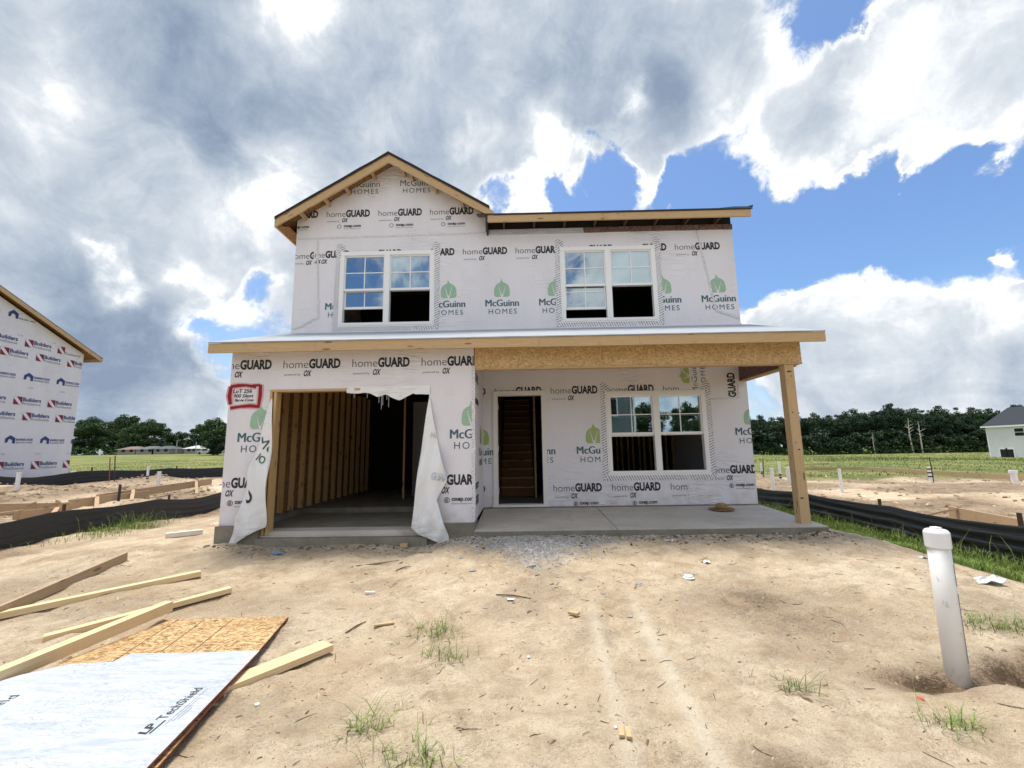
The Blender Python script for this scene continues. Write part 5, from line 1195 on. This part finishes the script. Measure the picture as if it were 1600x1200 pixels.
chips(2600, lambda n: (-.68+5*RS.rand(n), 6.41-.26*np.abs(RS.randn(n))), .004, .028, [ROCK, DEBR, flat('sandy_lump', (.50, .40, .28), .9, .2, 25)], 'rubble', 'crumbled soil and stones along the porch slab', .8)
chips(900, lambda n: (-4.4+3.8*RS.rand(n), 6.38-.14*np.abs(RS.randn(n))), .004, .022, [ROCK, DEBR], 'rubble', 'crumbled soil and stones along the garage slab', .8)
def yard(n): Y = 1.4+5*RS.rand(n)**1.3; X = (-5.8+10.8*RS.rand(n)); return X, Y
def pepper(n): X, Y = yard(n); k = RS.rand(n) < .12+1.5*np.clip(fbm(X, Y, .55, 4, .6, 31.)-.42, 0, 1)*2.2; return X[k], Y[k]
chips(26000, pepper, .0020, .0085, [DEBR, DEBR, flat('dark_debris', (.07, .05, .035), .9)], 'soil_crumbs', 'dark crumbs and bark bits scattered over the sand', .5)
chips(420, yard, .004, .014, [CHIP, DEBR], 'wood_chips', 'wood chips scattered over the sand', .3)
CLOD = flat('brown_clod', (.26, .185, .12), .95, .4, 9); CLODL = flat('sand_clod', (.52, .41, .29), .95, .25, 9)
def lotr(n): Y = 8+16*RS.rand(n)**1.2; X = 7+22*RS.rand(n); return X, Y
def lotl(n): Y = 8+14*RS.rand(n)**1.1; X = -9.2-10*RS.rand(n); return X, Y
chips(2600, lotr, .012, .07, [CLOD, CLOD, CLODL], 'soil_clods', 'rough clods of earth on the right lot', .8)
chips(2600, lotl, .012, .07, [CLOD, CLOD, CLODL], 'soil_clods', 'rough clods of earth on the left lot', .8)
chips(2600, yard, .004, .020, [CLODL, CLODL, CLOD], 'sand_clods', 'small sandy clods strewn over the yard', .8)
m = MB()
for i in range(320):
    Y = 1.5+5*random.random()**1.3; X = random.uniform(-5.6, 4.8); L = random.uniform(.02, .13)*random.uniform(.4, 1.3); a = random.gauss(0, .8); pts = []
    for k in range(4): x, y = X+math.cos(a)*L*k/3+random.uniform(-.006, .006), Y+math.sin(a)*L*k/3+random.uniform(-.006, .006); pts.append((x, y, G(x, y)+.003))
    m.tube(pts, [.0018, .0022, .0018, .001], DEBR, 4)
for (u0, v0, u1, v1) in ((556, 885, 624, 876), (540, 990, 572, 972), (618, 892, 642, 886), (775, 930, 830, 936)):
    a, b = gp(u0, v0), gp(u1, v1); c = a.lerp(b, .5)+Vector((0, .02, .0)); m.tube([a+Vector((0, 0, .006)), Vector((c.x, c.y, G(c.x, c.y)+.012)), b+Vector((0, 0, .006))], [.005, .007, .003], DEBR, 5)
tag(m.build('twigs'), kind='stuff', label='thin dark twigs and roots lying on the sand', cat='debris')

# ---------------------------------------------------------------- trees
def make_tree(name, H, R_, base, nleaf, leaf, mat, bark, seed, dead=False, narrow=1.0):
    r = random.Random(seed); root = bpy.data.objects.new(name, None); COL.objects.link(root)
    m = MB(); tr = H*(.016 if not dead else .020); top = H*(.86 if not dead else 1.)
    bend = r.uniform(-.03, .03)*H
    path = [(bend*math.sin(t*3), bend*.5*math.sin(t*2.3), t*top) for t in np.linspace(0, 1, 7)]; path[0] = (0, 0, -.4)
    m.tube(path, [tr*(1.25-t*1.05) for t in np.linspace(0, 1, 7)], bark, 7)
    limbs = []
    for i in range(24 if not dead else 9):
        t = r.uniform(base if not dead else .45, .84); a = i*2.4+r.uniform(-.4, .4); prof = math.sin(math.pi*min(1, max(.1, (t-base+.12)/(1.12-base))))**.7
        L = R_*prof*r.uniform(.6, 1.05); z = t*top; p = Vector((bend*math.sin(t*3), bend*.5*math.sin(t*2.3), z)); e_ = p+Vector((math.cos(a)*L, math.sin(a)*L, L*r.uniform(.25, .75)))
        m.tube([p, p.lerp(e_, .5)+Vector((0, 0, L*.08)), e_], [tr*.38, tr*.24, tr*.08], bark, 5); limbs.append((p.lerp(e_, .7), L*.42+.4)); limbs.append((e_, L*.26+.4))
        if dead:
            for _ in range(2): q = p.lerp(e_, r.uniform(.4, .8)); m.tube([q, q+Vector((r.uniform(-1, 1), r.uniform(-1, 1), r.uniform(.5, 1.6)))*L*.3], [tr*.12, tr*.04], bark, 4)
    m.build('trunk', root)
    if not dead:
        limbs.append((Vector((bend*.1, 0, H*.90)), R_*.30)); limbs.append((Vector((0, 0, H*.80)), R_*.45))
        c = MB(); rs = np.random.RandomState(seed); k = c.m(mat)
        for i in range(nleaf):
            p, s_ = limbs[rs.randint(len(limbs))]; v = rs.randn(3); v /= np.linalg.norm(v); v *= (rs.rand()**.45)*s_*1.15; q = np.array(p)+v*np.array([1, 1, .72])
            if q[2] < base*H*.55: continue
            n = rs.randn(3); n[2] += .6; n /= np.linalg.norm(n); u = np.cross(n, rs.randn(3)); u /= np.linalg.norm(u); w_ = np.cross(n, u); s2 = leaf*(.6+.8*rs.rand())
            j = len(c.v); c.v += [tuple(q+u*s2), tuple(q+w_*s2*.7), tuple(q-u*s2), tuple(q-w_*s2*.7)]; c.f.append((j, j+1, j+2, j+3)); c.mi.append(k); c.uv.append([(0, 0)]*4)
        c.build('crown', root)
    return root
protos = {'forest_tree': [make_tree('forest_tree', 18, 4.2, .28, 9000, .22, LEAF, BARK, 100+i) for i in range(4)], 'pine_tree': [make_tree('pine_tree', 20, 2.9, .45, 6500, .21, LEAF, BARK, 120+i) for i in range(2)],
          'broad_tree': [make_tree('broad_tree', 14, 5.0, .12, 13000, .22, LEAFB, BARK, 140+i) for i in range(3)], 'dead_tree': [make_tree('dead_tree', 17, 2.6, .5, 0, 0, LEAF, PALEBARK, 160+i, True) for i in range(2)],
          'understory_tree': [make_tree('understory_tree', 8, 3.4, .08, 4200, .34, LEAF, BARK, 180+i) for i in range(2)]}
used = set()
def plant(kind, x, y, h, label, group, idx=None):
    L = protos[kind]; p = L[random.randrange(len(L)) if idx is None else idx]
    if p.name not in used: r = p; used.add(p.name)
    else:
        r = p.copy(); COL.objects.link(r)
        for ch in p.children: c = ch.copy(); c.parent = r; COL.objects.link(c)
    H0 = {'forest_tree': 18, 'pine_tree': 20, 'broad_tree': 14, 'dead_tree': 17, 'understory_tree': 8}[kind]; s_ = h/H0
    r.location = (x, y, G(x, y)); r.rotation_euler = (0, 0, random.uniform(0, 6.28)); r.scale = (s_*random.uniform(.95, 1.2),)*2+(s_,)
    tag(r, label, 'tree', group); return r
def top_at(u, v, Y): x, z = on_y(u, v, Y); return x, z
# right: the closed edge of the wood, following its skyline in the photograph
sky_u = [1150, 1180, 1230, 1260, 1300, 1330, 1360, 1390, 1420, 1450, 1490, 1530, 1560, 1600, 1650]; sky_v = [640, 640, 642, 636, 638, 630, 632, 622, 630, 622, 630, 626, 626, 624, 622]
for row, (Yr, st, dh) in enumerate(((150, 3.6, .0), (156, 4.2, .4), (163, 5.0, .8))):
    x = 50.0
    while x < 205:
        Y = Yr+random.uniform(-2.5, 2.5); u = 0
        # height read off the skyline
        X_ = x+random.uniform(-1, 1); dd = Vector((X_, Y, 0)); z_ = (dd.dot(_F)); u = 800+FPX*(dd.dot(_X))/z_
        tv = float(np.interp(u, sky_u, sky_v)); ht = top_at(u, tv, Y)[1]+.5; ht *= random.uniform(.86, 1.06); kind = 'pine_tree' if random.random() < .28 else 'forest_tree'
        if kind == 'pine_tree': ht *= 1.04
        plant(kind, X_, Y, ht, {'forest_tree': 'dark leafy tree in the closed edge of the wood beyond the right field', 'pine_tree': 'tall dark slender tree in the edge of the wood beyond the right field'}[kind], 'trees of the wood behind the right field' if kind == 'forest_tree' else 'slender trees of the wood behind the right field'); x += st*random.uniform(.75, 1.25)
x = 55.
while x < 205: plant('understory_tree', x, 146+random.uniform(-1.5, 1.5), random.uniform(5, 8.5), 'low bushy tree at the foot of the wood beyond the right field', 'low trees along the foot of the wood'); x += random.uniform(3, 5.5)
for i, (u, tv, lab) in enumerate(((1418, 645, 'pale bare dead tree with forked top, tallest in front of the wood'), (1433, 650, 'pale bare dead tree right beside the tallest dead one'), (1362, 668, 'leaning pale bare trunk left of the two dead trees'))):
    Y = 143.; X_, z = top_at(u, tv, Y); plant('dead_tree', X_, Y, z+.5, lab, 'bare dead trees in front of the wood', i % 2)
# left: separate broad trees
for (u, v, Y, lab) in ((60, 665, 160, 'dark broad tree behind the wrapped left house'), (128, 664, 165, 'round dark tree just right of the wrapped left house'), (152, 658, 175, 'second broad tree from the left house'), (184, 653, 165, 'tallest broad tree left of the house, by the open field'), (207, 668, 160, 'lower dark tree right of the tallest one'), (232, 661, 170, 'open-crowned tree in the middle of the left tree line'), (256, 668, 165, 'round tree right of the open-crowned one'), (282, 681, 175, 'low round tree in the dip of the left tree line'), (308, 669, 168, 'wide domed tree left of the house corner'), (331, 680, 172, 'low tree beside the house corner on the left'), (347, 660, 120, 'airy dark tree half hidden by the left corner of the house'), (20, 660, 170, 'broad tree hidden behind the wrapped house')):
    X_, z = top_at(u, v, Y); plant('broad_tree', X_, Y+random.uniform(-3, 3), z+.6, lab, 'broad trees across the left field')
    if u > 100: plant('understory_tree', X_+random.uniform(2, 5), Y-5, random.uniform(5, 7), 'low shrubby tree under the broad trees across the left field', 'low trees under the left tree line')
for u in (375, 402, 430, 462, 500): X_, z = top_at(u, 668, 168); plant('broad_tree', X_, 168+random.uniform(-4, 4), random.uniform(9, 13), 'tree of the left tree line hidden behind the house', 'broad trees hidden behind the house')
# behind the camera, mirrored in the panes
for i in range(9): plant('broad_tree', 14+i*9+random.uniform(-2, 2), -95+random.uniform(-5, 5), random.uniform(9, 13), 'dark tree across the street, mirrored in the porch window', 'trees mirrored in the porch window')
for L in protos.values():
    for p in L:
        if p.name not in used:
            for ch in list(p.children): bpy.data.objects.remove(ch)
            bpy.data.objects.remove(p)
m = MB(); rs = np.random.RandomState(5); 
for i in range(5200):
    if i < 3000: x, y, z = 48+rs.rand()*160, 142+rs.rand()*3, rs.rand()**2*1.8-1.6
    else: x, y, z = -165+rs.rand()*95, 152+rs.rand()*5, rs.rand()**2*3.2+1.2
    n = rs.randn(3); n /= np.linalg.norm(n); u = np.cross(n, rs.randn(3)); u /= np.linalg.norm(u); w_ = np.cross(n, u); q = np.array([x, y, z]); s2 = .45; j = len(m.v)
    m.v += [tuple(q+u*s2), tuple(q+w_*s2*.7), tuple(q-u*s2), tuple(q-w_*s2*.7)]; m.f.append((j, j+1, j+2, j+3)); m.mi.append(m.m(LEAFB)); m.uv.append([(0, 0)]*4)
tag(m.build('undergrowth'), kind='stuff', label='low green undergrowth along the foot of the far trees', cat='bushes')
# lamp poles, far roofs and parked cars across the left field
for (u, tv, lab) in ((277, 688, 'thin pole with a lamp arm among the far left trees'), (307, 690, 'plain thin pole right of the lamp pole, far left')):
    Y = 140.; x, z = on_y(u, tv, Y); m = MB(); m.tube([(x, Y, G(x, Y)), (x, Y, z)], .13, flat('grey_pole', (.33, .33, .32), .7), 6)
    root = thing('lamp_pole' if 'arm' in lab else 'utility_pole', (x, Y, G(x, Y)), lab, 'pole'); m.build('pole', root)
    if 'arm' in lab: m = MB(); m.bar((x, Y, z-.1), (x+1.2, Y, z+.15), .15, .15, INKG); m.build('lamp_arm', root)
for (u, lab, w2, col) in ((197, 'brown-roofed low house across the left field', 6, (.20, .15, .12)), (226, 'grey low house in the middle across the left field', 6, (.12, .13, .14)), (251, 'dark-roofed low house right of the grey one', 6, (.09, .10, .11)), (297, 'small pale shed across the left field', 4, (.55, .55, .55))):
    Y = 146.; x, _z = on_y(u, 706, Y); g = G(x, Y); root = thing('far_house', (x, Y, g), lab, 'house', 'low houses across the left field'); h = 1.7
    m = MB(); m.box(x-w2/2, x+w2/2, Y, Y+7, g-.2, g+h, flat('far_wall', (.26, .25, .24), .8)); m.build('wall', root)
    m = MB(); m.hexa([(x-w2/2-.5, Y-.5, g+h), (x-w2/2-.5, Y+7.5, g+h), (x-w2/2+1.5, Y+3.5, g+h+1.1), (x-w2/2+1.5, Y+3.4, g+h+1.1), (x+w2/2+.5, Y-.5, g+h), (x+w2/2+.5, Y+7.5, g+h), (x+w2/2-1.5, Y+3.5, g+h+1.1), (x+w2/2-1.5, Y+3.4, g+h+1.1)], flat('far_roof', col, .9)); m.build('roof', root)
    for q in (-.25, .2): m = MB(); m.box(x+w2*q, x+w2*q+1.1, Y-.05, Y-.01, g+.9, g+1.9, DARK); m.build('window', root)
def car(u, lab, mat, Y=132.):
    x, _z = on_y(u, 706, Y); g = G(x, Y); root = thing('parked_car', (x, Y, g), lab, 'car', 'vehicles parked across the left field'); m = MB()
    prof = [(-2.3, .35), (-2.3, .85), (-1.5, 1.0), (-.8, 1.55), (.9, 1.6), (1.6, 1.05), (2.3, .95), (2.35, .35)]
    m.poly([(x+a, Y-.9, g+b) for a, b in prof], mat); m.poly([(x+a, Y+.9, g+b) for a, b in prof[::-1]], mat)
    for i in range(len(prof)): a, b = prof[i], prof[(i+1) % len(prof)]; m.poly([(x+a[0], Y-.9, g+a[1]), (x+a[0], Y+.9, g+a[1]), (x+b[0], Y+.9, g+b[1]), (x+b[0], Y-.9, g+b[1])], mat)
    m.build('body', root)
    for q in (-1.4, 1.45): m = MB(); m.tube([(x+q, Y-.95, g+.35), (x+q, Y-.7, g+.35)], .35, TAPEB, 12); m.build('wheel', root)
    m = MB(); m.poly([(x-.75, Y-.91, g+1.02), (x+1.0, Y-.91, g+1.05), (x+.8, Y-.91, g+1.5), (x-.5, Y-.91, g+1.47)], DARK); m.build('side_window', root)
car(322, 'silver car parked across the left field, left of two', CARP); car(334, 'white car parked across the left field, right of two', VINYL, 134.)
mk = gp(156, 709.5, -.4); m = MB(); x, z = on_y(156, 702, 140); m.box(x-.25, x+.25, 140, 140.2, G(x, 140)-.2, z, VINYL); tag(m.build('white_marker_post'), 'small white marker standing in the far left field', 'post')
